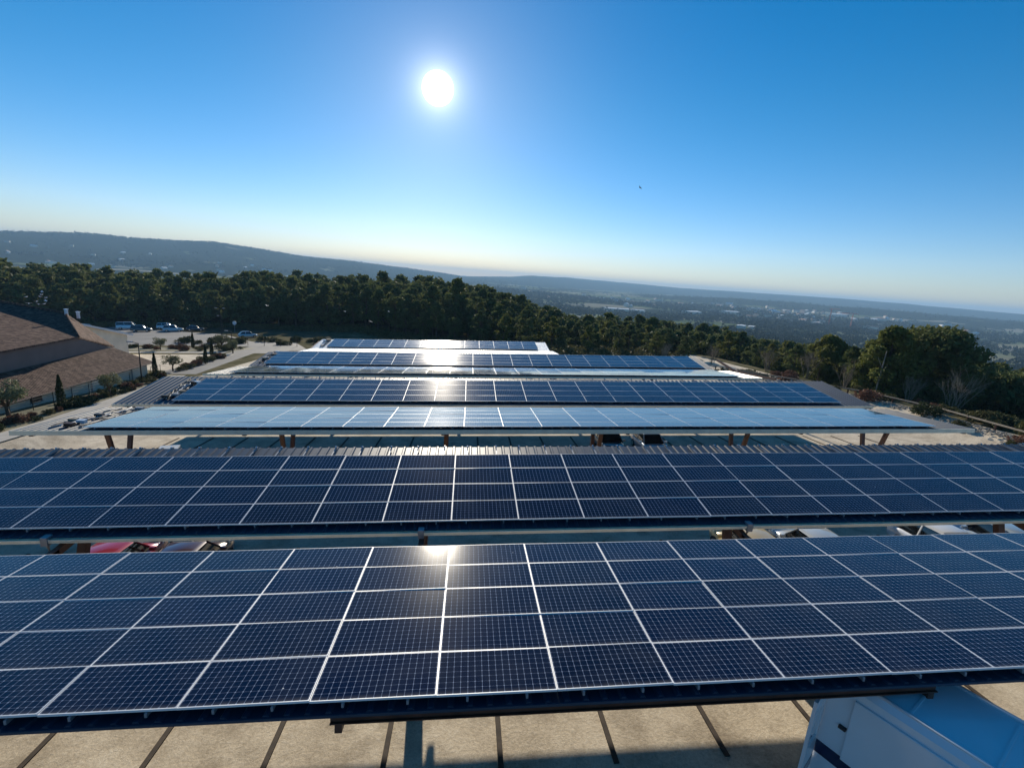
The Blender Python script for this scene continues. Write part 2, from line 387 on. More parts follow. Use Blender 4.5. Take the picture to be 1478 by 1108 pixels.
# name: x0, y0, z0, tilt, rows, i0, i1
ARR = {
 'a': (-.22, 6.80, -7.00, R(-4.59), 5, -7, 11),
 'b': (-.21, 13.52, -7.44, R(6.68), 4, -9, 13),
 'c': (.05, 24.23, -7.88, R(-4.81), 5, -9, 13),
 'd': (.07, 31.38, -8.41, R(6.58), 4, -9, 13),
 'e': (2.72, 42.0, -8.61, R(-5.0), 5, -11, 11),
 'f': (.69, 49.0, -9.26, R(6.9), 4, -10, 12),
 'g': (-.37, 66.62, -10.24, R(6.5), 4, -9, 5)}
def frame_mat4(k):
    x0, y0, z0, t = ARR[k][:4]; ex, ey, ez = slope_basis(t)
    return Matrix(((ex.x, ey.x, ez.x, x0), (ex.y, ey.y, ez.y, y0), (ex.z, ey.z, ez.z, z0), (0, 0, 0, 1)))
g_ = .003
mb = MB(); mb.box(.016, PX - .016, .016, PY - .016, -.034, 0); panel_me = mb.mesh('solar_panel', M['cells'])
mb = MB(); w_ = .017
for (a, b, c, d) in ((g_, PX - g_, g_, w_), (g_, PX - g_, PY - w_, PY - g_), (g_, w_, w_, PY - w_), (PX - w_, PX - g_, w_, PY - w_)): mb.box(a, b, c, d, -.038, .0022)
frame_me = mb.mesh('panel_frame', M['frame'])
LAB = {
 'a': 'nearest solar array, five rows of dark panels right below the viewpoint',
 'b': 'second solar array from the front, four dark rows below a bare ribbed strip',
 'c': 'pale blue glinting solar array above the long cream gutter, third from the front',
 'd': 'dark solar array behind the wide pale blue one, with bare ribbed sheets at its left',
 'e': 'thin pale silvery solar array seen at a low angle, fifth from the front',
 'f': 'dark narrow solar array with the bright sun streak, second from the back',
 'g': 'farthest and shortest solar array, nearest to the dark pine wood'}
rng = random.Random(3)
for key, (x0, y0, z0, t, n, i0, i1) in ARR.items():
    root = bpy.data.objects.new('solar_array', None); link(root); root.matrix_world = frame_mat4(key)
    tag(root, LAB[key], 'solar array', 'solar arrays on the carport roofs')
    for i in range(i0, i1):
        for j in range(n):
            p = bpy.data.objects.new('solar_panel', panel_me); p.location = (i * PX, j * PY, 0)
            p.rotation_euler = (R(rng.gauss(0, .22)), R(rng.gauss(0, .22)), 0); link(p, root)
            f = bpy.data.objects.new('panel_frame', frame_me); link(f, p)
    # aluminium rails running up the slope, their ends stick out at the top edge
    back = {'a': .07, 'b': .85, 'd': .75, 'f': .30, 'g': .25}.get(key, .07)
    mb = MB(); mb.box(-.02, .02, -.03, n * PY + back, -.118, -.042); rail_me = mb.mesh('mounting_rail', M['rail'])
    mb = MB(); mb.box(-.03, .03, -.02, .02, 0, .06); mb.box(-.012, .012, -.05, .05, 0, .03); cl_me = mb.mesh('rail_clamp', M['chrome'], .004)
    for i in range(i0, i1):
        for dx in ((.5, 1.55) if key != 'g' else (.5, 1.55)):
            rl = bpy.data.objects.new('mounting_rail', rail_me); rl.location = (i * PX + dx + rng.uniform(-.09, .09), 0, 0); link(rl, root)
            if back > .5:
                c = bpy.data.objects.new('rail_clamp', cl_me); c.location = (0, n * PY + back - .12, -.042); link(c, rl)

def deck(root, key, xa, xb, ya, yb, name='roof_sheet', mat='deck'):
    """ribbed roof sheet in the frame of array key, underneath the panels"""
    m4 = frame_mat4(key); mb = MB(); p = .333; h = .042
    prof = []; x = xa
    while x < xb:
        prof += [(x, -.175), (x + .2, -.175), (x + .235, -.175 + h), (x + .298, -.175 + h)]; x += p
    prof.append((x, -.175)); n = len(prof)
    vs_ = []
    for yy in (ya, yb):
        vs_ += [m4 @ Vector((a, yy, b)) for a, b in prof]
    for yy in (ya, yb):
        vs_ += [m4 @ Vector((a, yy, -.19)) for a, b in prof]
    fs = []
    for i in range(n - 1):
        fs += [(i, i + 1, n + i + 1, n + i), (2 * n + i, 3 * n + i, 3 * n + i + 1, 2 * n + i + 1),
               (i, 2 * n + i, 2 * n + i + 1, i + 1), (n + i, n + i + 1, 3 * n + i + 1, 3 * n + i)]
    fs += [(0, n, 3 * n, 2 * n), (n - 1, 3 * n - 1, 4 * n - 1, 2 * n - 1)]
    mb.add(vs_, fs)
    return mb.build(name, M[mat], root)
def edge_beam(root, key, xa, xb, prof, name, mat):
    m4 = frame_mat4(key); mb = MB(); mb.prism(prof, xa, xb); mb.v = [tuple(m4 @ Vector(v)) for v in mb.v]
    return mb.build(name, M[mat], root)
def ibeam(y, ztop, h, w):
    t = .02; return [(y - w, ztop), (y, ztop), (y, ztop - t), (y - w / 2 + .01, ztop - t), (y - w / 2 + .01, ztop - h + t), (y, ztop - h + t), (y, ztop - h), (y - w, ztop - h), (y - w, ztop - h + t), (y - w / 2 - .01, ztop - h + t), (y - w / 2 - .01, ztop - t), (y - w, ztop - t)]
GUT = [(-.10, -.185), (-.085, -.185), (-.085, -.28), (.0, -.28), (.0, -.20), (.015, -.20), (.015, -.295), (-.10, -.295)]
def carport(yc, front, back, xlegs, label, fs_, bs_):
    """V legs on a low base carry two ribbed roofs; front / back = array keys"""
    xm = xlegs[len(xlegs) // 2]
    root = empty('solar_carport', (0, 0, 0)); tag(root, label, 'carport', 'carports in rows')
    for (key, sp_, sgn) in ((front, fs_, -1), (back, bs_, 1)):
        if key is None: continue
        xa, xb, ya, yb = sp_
        deck(root, key, xa, xb, ya, yb)
        m4 = frame_mat4(key); L = ARR[key][4] * PY
        for q, yy in enumerate((.7, 2.6, L - .3)):
            edge_beam(root, key, xa + .3, xb - .3, ibeam(yy, -.195, .16, .08), 'purlin', 'steel')
        for xl in xlegs:
            a = m4 @ Vector((xl, .25 if sgn < 0 else -1.2, -.45)); b = m4 @ Vector((xl, L + (1.0 if sgn < 0 else 0), -.45)); a.x = b.x = xl
            mb = MB(); mb.beam(a, b, .16, .20); mb.build('rafter', M['steel'], root)
            yt = yc + sgn * 1.35; mid_ = a.lerp(b, (yt - a.y) / (b.y - a.y)); mb = MB(); mb.beam((xl, yc + sgn * .45, Gp(xl, yc) + .05), mid_, .24, .20)
            mb.build('leg', M['steel'], root)
    for xl in xlegs:
        mb = MB(); mb.box(xl - .35, xl + .35, yc - .6, yc + .6, Gp(xl, yc) - .3, Gp(xl, yc) + .12); mb.build('footing', M['concrete'], root, .02)
    return root
XL = [-21.3 + 10.12 * k for k in range(6)]
c1 = carport(12.8, 'a', 'b', XL[0:5], 'nearest carport, its cream gutter and parked cars seen in a gap', (-19, 24, -.09, 5 * PY + .04), (-22, 28.5, -.23, 4 * PY + .98))
c2 = carport(30.4, 'c', 'd', XL, 'wide middle carport with brown V shaped legs under a long cream fascia', (-21.9, 29.3, -.22, 5 * PY + .5), (-22.2, 29.4, -.3, 4 * PY + .9))
c3 = carport(48.2, 'e', 'f', XL, 'carport roof second from the back, crossed by the sun streak', (-24.9, 24.9, -.25, 5 * PY + .5), (-22.2, 25.9, -.3, 4 * PY + .40))
# farthest carport: bare pale front roof, arrays on its back roof only
ARR['h'] = (-.37, 61.0, -9.85, R(-4.6), 5, -9, 5)
c4 = carport(66.0, 'h', 'g', XL[0:4], 'farthest carport with pale bare sheets around its panels', (-20.6, 12.3, 0, 5 * PY + .1), (-20.6, 11.9, -.3, 4 * PY + .3))
for ch in c4.children:
    if ch.name.startswith('roof_sheet'): ch.data.materials.clear(); ch.data.materials.append(M['white_sheet'])
edge_beam(c1, 'b', -22, 28.8, [(y - .23, z) for y, z in GUT], 'gutter', 'gutter')
edge_beam(c2, 'c', -21.9, 29.3, [(-.26, -.13), (-.215, -.13), (-.215, -.21), (-.20, -.21), (-.20, -.36), (-.26, -.36)], 'fascia', 'gutter')
for cc, key, a, b in ((c2, 'd', -22.2, 29.4), (c3, 'e', -24.9, 24.9), (c3, 'f', -22.2, 25.9)):
    edge_beam(cc, key, a, b, [(-.34, -.16), (-.30, -.16), (-.30, -.33), (-.34, -.33)], 'fascia', 'gutter')
edge_beam(c1, 'a', -1.75, 9.25, ibeam(.05, -.195, .20, .12), 'edge_beam', 'steel')
mb = MB(); m4 = frame_mat4('a')
for xx in (-1.62, 9.15): mb.beam(m4 @ Vector((xx, -.04, -.50)), m4 @ Vector((xx, 4.9, -.50)), .12, .16)
mb.build('crossbeam', M['steel'], c1)
edge_beam(c1, 'a', -19, 24, [(-.125, -.165), (-.095, -.165), (-.095, -.215), (-.125, -.215)], 'edge_trim', 'deck')
# gutter joints with downpipes
for xx in (-11.4, -.9, 9.5, 20.4):
    m4 = frame_mat4('b'); p = m4 @ Vector((xx, -.27, -.27)); mb = MB(); mb.box(p.x - .09, p.x + .09, p.y - .10, p.y + .12, p.z - .10, p.z + .16)
    mb.tube([(p.x, p.y, p.z - .1), (p.x, p.y + .1, p.z - .5), (p.x, 12.95, Gp(p.x, 12.9) + .9), (p.x, 12.95, Gp(p.x, 12.9) + .05)], .05, 8)
    mb.build('downpipe', M['rail'], c1)
# dark strips between the parking bays
mb = MB(); k_ = 0
def divider(x, y0, y1):
    a = Vector((0, y0 - y0, .0)); z0 = Gp(x, y0); z1 = Gp(x, y1)
    mb = MB(); w = .07; v = []
    for (yy, zz) in ((0, 0), (y1 - y0, z1 - z0)):
        v.append([(-w, yy, zz - .05), (w, yy, zz - .05), (w * .8, yy, zz + .035), (-w * .8, yy, zz + .035)])
    mb.add(v[0] + v[1], [(0, 3, 2, 1), (4, 5, 6, 7), (0, 1, 5, 4), (1, 2, 6, 5), (2, 3, 7, 6), (3, 0, 4, 7)])
    return mb.mesh('parking_divider', M['bitumen'])
def place_dividers(y0, y1, ks, label, group):
    me = divider(0, y0, y1)
    for k in ks:
        x = 1.2 + 2.54 * k; o = bpy.data.objects.new('parking_divider', me); o.location = (x, y0, Gp(x, y0) + .006); link(o)
        tag(o, label, 'divider', group)
place_dividers(8.15, 12.5, range(-6, 6), 'dark timber strip between gravel parking bays at the bottom edge', 'bay strips in front of the nearest carport')
place_dividers(13.2, 18.2, range(-7, 9), 'dark strip between shaded bays under the second solar array', 'bay strips behind the first array')
place_dividers(25.2, 30.0, range(-9, 13), 'dark strip between shaded bays under the wide middle carport', 'bay strips below the middle carport')
place_dividers(31.6, 36.9, range(-9, 14), 'dark strip under the rear half of the middle carport', 'bay strips behind the middle carport legs')

# cable clutter on the bare sheets at the left end of the arrays
def clutter(key, xa, xb, label):
    m4 = frame_mat4(key); r = random.Random(ord(key)); L = ARR[key][4] * PY
    root = empty('cable_bundle', m4 @ Vector((xa, L * .5, -.12))); tag(root, label, 'cables'); inv = root.location.copy()
    for q in range(7):
        pts = []; x = r.uniform(xa, xb)
        for s_ in range(14):
            yy = .5 + (L - .4) * s_ / 13; x += r.uniform(-.14, .14) ; x = max(xa, min(xb, x))
            pts.append((m4 @ Vector((x, yy, -.10 + r.uniform(0, .07)))) - inv)
        mb = MB(); mb.tube(pts, .028, 5); mb.build('cable', M[('black', 'rail', 'steel', 'black', 'white', 'black', 'palebark')[q]], root)
    for q in range(5):
        p = (m4 @ Vector((r.uniform(xa, xb), r.uniform(.6, L), -.12))) - inv; mb = MB(); mb.box(p.x - .2, p.x + .2, p.y - .12, p.y + .12, p.z, p.z + .18)
        mb.build('junction_box', M[('rail', 'white', 'palebark', 'steel', 'black')[q]], root, .01)
clutter('d', -19.9, -18.9, 'loose cables and boxes beside the left edge of the fourth array')
clutter('c', -20.6, -19.0, 'tangled cables on bare sheets left of the pale blue array')
clutter('f', -21.7, -20.9, 'short cable bundle at the left end of the sun streaked array')
clutter('g', -20.1, -19.2, 'small cable heap on pale sheets left of the farthest array')

exec_after = []
# ---------------------------------------------------------------- vehicles
def carpaint(name, col, rough=.3):
    return simple(name, col, rough, .1, .03, 1, 0, 1)
def make_car(label, paint, loc, rz, kind='car', group=None, tilt=True):
    L, W, H = {'car': (4.1, 1.72, 1.46), 'suv': (4.4, 1.82, 1.68), 'van': (4.9, 1.9, 1.95)}[kind]
    root = empty('parked_car', loc, rz); tag(root, label, 'van' if kind == 'van' else 'car', group)
    if tilt:
        m = Matrix.Rotation(rz, 3, 'Z'); n = Vector((-.0466, .0525, 1)).normalized()
        fx = m @ Vector((1, 0, 0)); fx = (fx - n * fx.dot(n)).normalized(); fy = n.cross(fx)
        root.matrix_world = Matrix(((fx.x, fy.x, n.x, loc[0]), (fx.y, fy.y, n.y, loc[1]), (fx.z, fy.z, n.z, loc[2]), (0, 0, 0, 1)))
    hb = H * .60; st = [(-L / 2, .38, hb * .80, .72), (-L / 2 + .12, .26, hb * .97, .80), (-L * .32, .22, hb * 1.02, .86), (0, .2, hb, .86), (L * .2, .22, hb * .98, .86), (L * .36, .24, hb * .90, .84), (L / 2 - .15, .28, hb * .78, .76), (L / 2, .36, hb * .62, .66)]
    mb = MB(); rings = []; ww = W / 2 / .86
    for (x, zb, zt, hw) in st:
        hw *= ww; rings.append([(x, -hw * .94, zb), (x, -hw, zb + .18), (x, -hw * .985, zb + (zt - zb) * .75), (x, -hw * .88, zt - .02), (x, -hw * .45, zt + .015), (x, hw * .45, zt + .015), (x, hw * .88, zt - .02), (x, hw * .985, zb + (zt - zb) * .75), (x, hw, zb + .18), (x, hw * .94, zb)])
    n = 10; v = [p for r_ in rings for p in r_]; f = []
    for i in range(len(rings) - 1):
        for k in range(n): f.append((i * n + k, i * n + (k + 1) % n, (i + 1) * n + (k + 1) % n, (i + 1) * n + k))
    f.append(tuple(range(n))); f.append(tuple(reversed(range((len(rings) - 1) * n, len(rings) * n)))); mb.add(v, f)
    mb.build('body', paint, root, 0, True)
    rb = {'car': (-L * .44, L * .23, -L * .30, L * .08), 'suv': (-L * .47, L * .23, -L * .42, L * .09), 'van': (-L * .48, L * .34, -L * .46, L * .20)}[kind]
    bw, tw = W / 2 * .90, W / 2 * .70; z0, z1 = hb - .03, H - .04
    mb = MB(); mb.hexa([(rb[0], -bw, z0), (rb[1], -bw, z0), (rb[1], bw, z0), (rb[0], bw, z0)], [(rb[2], -tw, z1), (rb[3], -tw, z1), (rb[3], tw, z1), (rb[2], tw, z1)])
    mb.build('window_glass', M['glass'], root, .04, True)
    mb = MB(); e = .03
    mb.hexa([(rb[2] - e, -tw - e, z1 - .02), (rb[3] + e, -tw - e, z1 - .02), (rb[3] + e, tw + e, z1 - .02), (rb[2] - e, tw + e, z1 - .02)], [(rb[2] + .10, -tw + .10, H), (rb[3] - .12, -tw + .10, H), (rb[3] - .12, tw - .10, H), (rb[2] + .10, tw - .10, H)])
    for sx, bx, tx in ((0, rb[0], rb[2]), (1, rb[1], rb[3])):
        for s in (-1, 1): mb.beam((bx, s * bw, z0), (tx, s * tw, z1), .07, .05)
    for s in (-1, 1): mb.beam(((rb[0] + rb[1]) / 2 - .15, s * (bw + .005), z0), ((rb[2] + rb[3]) / 2 - .1, s * (tw + .005), z1), .08, .04)
    mb.build('roof', paint, root, .015, True)
    for s in (-1, 1):
        mb = MB(); mb.box(L / 2 - .26, L / 2 - .06, s * W * .32 - .17, s * W * .32 + .17, hb * .62, hb * .78); mb.build('headlight', M['lampglass'], root, .03)
        mb = MB(); mb.box(-L / 2 - .015, -L / 2 + .08, s * W * .36 - .1, s * W * .36 + .1, hb * .65, hb * .9); mb.build('tail_light', M['redglass'], root, .02)
        mb = MB(); mb.box(rb[1] - .32, rb[1] - .18, s * (W / 2 + .1) - .09, s * (W / 2 + .1) + .09, hb, hb + .14); mb.build('wing_mirror', paint, root, .03)
        for x in (-L * .30, L * .31):
            mb = MB(); yy = s * (W / 2 - .1); mb.tube([(x, yy - .11, .31), (x, yy + .11, .31)], .31, 20); wh = mb.build('wheel', M['black'], root)
            mb = MB(); mb.tube([(x, yy + s * .112, .31), (x, yy + s * .125, .31)], .19, 12); mb.build('rim', M['chrome'], wh)
    return root
P = {'red': carpaint('red_paint', (.42, .015, .03)), 'yellow': carpaint('cream_yellow_paint', (.66, .50, .22)), 'silver': carpaint('silver_paint', (.55, .58, .60)), 'white': carpaint('white_car_paint', (.75, .77, .80)), 'dark': carpaint('dark_blue_paint', (.02, .03, .05)), 'blue': carpaint('pale_blue_silver_paint', (.40, .50, .62)), 'grey': carpaint('dark_grey_paint', (.05, .055, .06)), 'wine': carpaint('wine_red_paint', (.05, .004, .008))}
def cy(label, p, x, y, rz=90, kind='car'): return make_car(label, P[p], (x, y, Gp(x, y) + .01), R(rz), kind, 'cars parked at the carports')
cy('red car whose roof shows in the gap behind the nearest array', 'red', -11.9, 15.9)
cy('wine red car next to the bright red car under the second array', 'wine', -9.4, 15.8)
cy('cream yellow car in the gap behind the nearest array', 'yellow', 11.5, 15.9)
cy('silver car beside the cream yellow car in the gap', 'silver', 14.1, 15.8)
cy('white car with dark windscreen at the right end of the gap', 'white', 19.6, 15.7, -90)
cy('pale blue car at the far right end of the gap', 'blue', 22.6, 16.2)
cy('dark car with shining windscreen under the cream fascia', 'dark', 11.0, 33.4, -90)
cy('pale silver blue car below the cream fascia, right of the dark car', 'blue', 14.0, 33.0, -90)
make_car('white van parked at the edge of the wood beyond the left buildings', P['white'], (-91, 137, G(-91, 137) + .02), R(20), 'van', 'cars on the far car park')
make_car('dark car parked in shade beside the white van near the wood', P['grey'], (-82.5, 129, G(-82.5, 129) + .02), R(15), 'suv', 'cars on the far car park')
make_car('white estate car standing alone at the foot of the wood', P['white'], (-83, 140, G(-83, 140) + .02), R(5), 'suv', 'cars on the far car park')
make_car('grey car with glinting roof on the bend of the road', P['silver'], (-51, 116, G(-51, 116) + .02), R(35), 'car', 'cars on the far car park')

for i, (x, y, c_, kd, lab) in enumerate([(-95.5, 126, 'blue', 'car', 'pale blue car at the left end of the far car park row'), (-76, 131, 'silver', 'suv', 'silver car in the far car park, right of the dark car'), (-72.5, 134.5, 'dark', 'car', 'dark blue car in the far car park at the foot of the wood'), (-99, 134, 'white', 'car', 'small white car half hidden behind the low building roof')]):
    make_car(lab, P[c_], (x, y, G(x, y) + .02), R(15 + 5 * i), kd, 'cars on the far car park')

# white delivery van at the lower right, nose pointing away and to the left
def delivery_van():
    ax = Vector((-.485, .874, 0)).normalized(); ang_ = math.atan2(ax.y, ax.x)
    fl = Vector((8.0, 7.35)); 
    # near (left hand) side line goes from front to back; origin of van frame = near front roof corner on the ground
    ox, oy = 7.52, 7.33
    root = empty('delivery_van', (ox, oy, Gp(ox, oy)), ang_); tag(root, 'white van with open rear door and blue reflecting roof at the lower right corner', 'van')
    W = 1.95; H = 2.86      # local: x forward, y to its left (towards viewer's left is +y); body spans y -W..0
    L = 5.5
    prof = [(-L, .35), (-L, H - .12), (-L + .1, H - .02), (-.25, H), (-.03, H - .05), (.05, H - .25), (.06, 1.2), (.06, .95), (.06, .55), (.02, .30)]
    mb = MB(); rings = []
    for (yy, ins) in ((-W, .0), (-W + .0, 0.0)): pass
    n = len(prof); lay = [(-W + .03, .97), (-W, .93), (-.0, .93), (-.03, .97)]
    vs_ = []; ys = [-W + .10, -W, 0, -.10]; 
    for idx, yy in enumerate(ys):
        for (x, z) in prof:
            if idx in (0, 3): vs_.append((x, yy, z + (.05 if z > 2.3 else 0)))
            else: vs_.append((x, yy, z - (.06 if z > 2.3 else 0)))
    fs = []
    order = [1, 0, 3, 2]
    for a, b in ((1, 0), (0, 3), (3, 2)):
        for i in range(n): fs.append((a * n + i, a * n + (i + 1) % n, b * n + (i + 1) % n, b * n + i))
    fs += [tuple(range(n, 2 * n)), tuple(reversed(range(2 * n, 3 * n)))]
    mb.add(vs_, fs); mb.build('body', M['white'], root)
    # roof rims (raised edge beads) along both sides
    for yy in (-.12, -W + .12):
        mb = MB(); mb.tube([(-L + .12, yy, H + .05), (-.22, yy, H + .07)], .035, 8); mb.build('roof_bead', M['white'], root, 0, True)
    for xx in (-1.15, -2.3, -3.4):
        mb = MB(); mb.box(xx - .02, xx + .02, -W + .2, -.2, H + .035, H + .058); mb.build('roof_seam', M['white'], root)
    # sliding door panel standing proud, navy band, windows
    mb = MB(); mb.box(-2.75, -.42, .0, .06, 1.28, H - .22); mb.build('sliding_door', M['white'], root, .02)
    mb = MB(); mb.box(-L + .15, .04, .002, .016, 1.02, 1.30); mb.build('side_stripe', M['navy'], root)
    mb = MB(); mb.box(-L + .5, -2.85, .003, .02, 1.45, 2.50); mb.build('side_window', M['glass'], root, .01)
    mb = MB(); mb.box(-.40, -.27, .0, .075, 1.90, 1.96); mb.build('door_handle', M['black'], root, .01)
    # rear end points away: one leaf of the rear doors stands open beside the body
    for (ya, yb) in ((-W + .08, -W / 2 - .02),):
        mb = MB(); mb.box(.062, .08, ya, yb, .62, H - .22); dr = mb.build('rear_door', M['white'], root, .005)
        mb = MB(); mb.box(.081, .088, ya + .12, yb - .1, 1.55, 2.35); mb.build('rear_window', M['glass'], dr)
    hinge = Vector((.05, .03, 0)); dv = Vector((-.12, .97, 0)).normalized(); nv = Vector((-dv.y, dv.x, 0)) * .03; wd = .74
    def slab(u0, u1, z0, z1, t=1.0):
        a = hinge + dv * u0; b = hinge + dv * u1
        return [(a - nv * t) + Vector((0, 0, z0)), (b - nv * t) + Vector((0, 0, z0)), (b + nv * t) + Vector((0, 0, z0)), (a + nv * t) + Vector((0, 0, z0))], [(a - nv * t) + Vector((0, 0, z1)), (b - nv * t) + Vector((0, 0, z1)), (b + nv * t) + Vector((0, 0, z1)), (a + nv * t) + Vector((0, 0, z1))]
    mb = MB()
    for u0, u1, z0, z1 in ((0, wd, .60, 1.50), (0, .12, 1.50, 2.40), (wd - .12, wd, 1.50, 2.40), (0, wd, 2.40, H - .22)): mb.hexa(*slab(u0, u1, z0, z1))
    op = mb.build('open_rear_door', M['white'], root)
    mb = MB(); mb.hexa(*slab(.12, wd - .12, 1.50, 2.40, .3)); mb.build('rear_window', M['lampglass'], op)
    mb = MB(); mb.hexa(*slab(.06, wd - .04, .72, .98, 1.15)); mb.build('door_stripe', M['navy'], op)
    for yy, sg in ((0, 1), (-W, -1)):
        mb = MB(); mb.box(.055, .11, yy - sg * .16, yy - sg * .04, 1.0, 1.35); mb.build('tail_light', M['redglass'], root, .01)
        for x in (-1.2, -4.35):
            mb = MB(); y2 = yy - sg * .12; mb.tube([(x, y2 - .12, .34), (x, y2 + .12, .34)], .34, 24); wh = mb.build('wheel', M['black'], root)
            mb = MB(); mb.tube([(x, y2 + sg * .122, .34), (x, y2 + sg * .135, .34)], .2, 16); mb.build('rim', M['rail'], wh)
    mb = MB(); mb.box(.02, .16, -W + .05, -.05, .30, .52); mb.build('bumper', M['navy'], root, .04)
delivery_van()

# ---------------------------------------------------------------- building on the left
def mat_tiles():
    k = NT('canal_roof_tiles'); p = k.pos()
    w = k.n('ShaderNodeTexWave', wave_type='BANDS', bands_direction='Y'); w.inputs['Scale'].default_value = 1.6; w.inputs['Distortion'].default_value = .5; k.l(p, w.inputs['Vector'])
    n = k.noise(p, 3, 6, .7); v = k.n('ShaderNodeTexVoronoi'); v.inputs['Scale'].default_value = 4; k.l(p, v.inputs['Vector'])
    hs = k.n('ShaderNodeSeparateColor'); k.l(v.outputs['Color'], hs.inputs[0])
    f = k.math('ADD', k.math('MULTIPLY', n, .5), k.math('MULTIPLY', hs.outputs[0], .5))
    c = k.ramp(f, [(.25, (.065, .036, .028)), (.5, (.125, .075, .056)), (.75, (.21, .135, .10))])
    c = k.mix(k.math('MULTIPLY', w.outputs['Fac'], .45), c, (.05, .035, .03))
    k.l(c, k.p.inputs['Base Color']); k.p.inputs['Roughness'].default_value = .9; k.p.inputs['Specular IOR Level'].default_value = .15
    k.bump(w.outputs['Fac'], .8, .05); return k.m
M['tiles'] = mat_tiles()
M['render'] = simple('pale_wall_render', (.80, .70, .55), .9, 0, .1, .7)
M['dark_render'] = simple('brown_wall_render', (.22, .16, .14), .9, 0, .1, .7)
def poly(name, pts, mat, parent, thick=.12):
    """a flat or slightly folded slab: pts top surface, thickened downwards"""
    n = len(pts); mb = MB(); mb.add(list(pts) + [(x, y, z - thick) for x, y, z in pts], [tuple(range(n)), tuple(reversed(range(n, 2 * n)))] + [(i, n + i, n + (i + 1) % n, (i + 1) % n) for i in range(n)])
    return mb.build(name, M[mat], parent)
def tiled_house():
    root = empty('tiled_building', (0, 0, 0)); tag(root, 'long low building with brown tiled roofs and pale wall at the left edge', 'building')
    E0, E1, J0, J = (-36.5, 18, -12.95), (-36.5, 58.6, -12.76), (-39.8, 18, -11.75), (-39.8, 57.1, -11.02)
    poly('lower_roof', [E0, E1, J, J0], 'tiles', root)
    poly('lower_roof', [E1, (-44.5, 60.5, -12.76), (-42.5, 57.4, -11.2), J], 'tiles', root)
    def wallq(name, a, b, zt0, zt1, mat, th=.3):
        (x0, y0), (x1, y1) = a, b; d = Vector((x1 - x0, y1 - y0, 0)).normalized(); nn = Vector((-d.y, d.x, 0)) * th
        mb = MB(); mb.hexa([(x0, y0, G(x0, y0) - .5), (x1, y1, G(x1, y1) - .5), (x1 + nn.x, y1 + nn.y, G(x1, y1) - .5), (x0 + nn.x, y0 + nn.y, G(x0, y0) - .5)],
                           [(x0, y0, zt0), (x1, y1, zt1), (x1 + nn.x, y1 + nn.y, zt1), (x0 + nn.x, y0 + nn.y, zt0)])
        return mb.build(name, M[mat], root)
    w = wallq('wall', (-36.9, 18), (-36.9, 58.0), -13.05, -12.92, 'render')
    wallq('wall', (-36.9, 58.0), (-44, 59.9), -12.92, -12.92, 'render')
    mb = MB(); mb.box(-36.89, -36.82, 42.8, 43.9, -13.55, -13.1); wn_ = mb.build('window', M['black'], root)
    mb = MB(); mb.box(-36.87, -36.80, 42.7, 44.0, -13.62, -13.555); mb.build('sill', M['concrete'], wn_)
    for yy in (30.0, 49.5, 55.3):
        mb = MB(); mb.box(-36.84, -36.76, yy - .04, yy + .04, G(-36.8, yy), -12.98); mb.build('downpipe', M['rail'], root)
    # upper storey
    C = (-39.6, 52.3, -9.2); C0 = (-39.6, 18, -9.9); Rr = (-45, 58.1, -7.63); Tt = (-63, 63.5, -6.55); F = (-42, 60.6, -11.55)
    mb = MB(); mb.add([(-39.9, 18, -12.2), (-39.9, 58, -12.2), (-39.9, 57.2, -11.1), (-39.9, 52.4, -9.35), (-39.9, 18, -10.0), (-40.2, 18, -12.2), (-40.2, 58, -12.2), (-40.2, 57.2, -11.1), (-40.2, 52.4, -9.35), (-40.2, 18, -10.0)],
                      [(0, 1, 2, 3, 4), (9, 8, 7, 6, 5)] + [(i, (i + 1) % 5, 5 + (i + 1) % 5, 5 + i) for i in range(5)])
    mb.build('upper_wall', M['dark_render'], root)
    poly('upper_roof', [C0, C, Rr, Tt, (-63, 18, -6.9)], 'tiles', root, .15)
    poly('upper_roof', [C, F, Rr], 'tiles', root, .15)
    poly('upper_roof', [Rr, F, (-70, 70, -11), Tt], 'tiles', root, .15)
    mb = MB(); mb.tube([Tt, (-54, 60.8, -7.05), Rr], .14, 8); mb.tube([Rr, C], .12, 8); mb.build('ridge_tiles', M['tiles'], root, 0, True)
    for (px_, py_, pz_) in ((-44.7, 57.8, -7.6), (-44.1, 58.6, -7.9)):
        mb = MB(); mb.box(px_ - .12, px_ + .12, py_ - .12, py_ + .12, pz_ - .3, pz_ + .42); mb.box(px_ - .17, px_ + .17, py_ - .17, py_ + .17, pz_ + .42, pz_ + .49); mb.build('roof_vent', M['white'], root, .02)
    # gutter along the lower eave
    mb = MB(); mb.tube([(-36.42, 18, -13.0), (-36.42, 58.6, -12.82)], .07, 6); mb.build('gutter', M['steel'], root)
tiled_house()
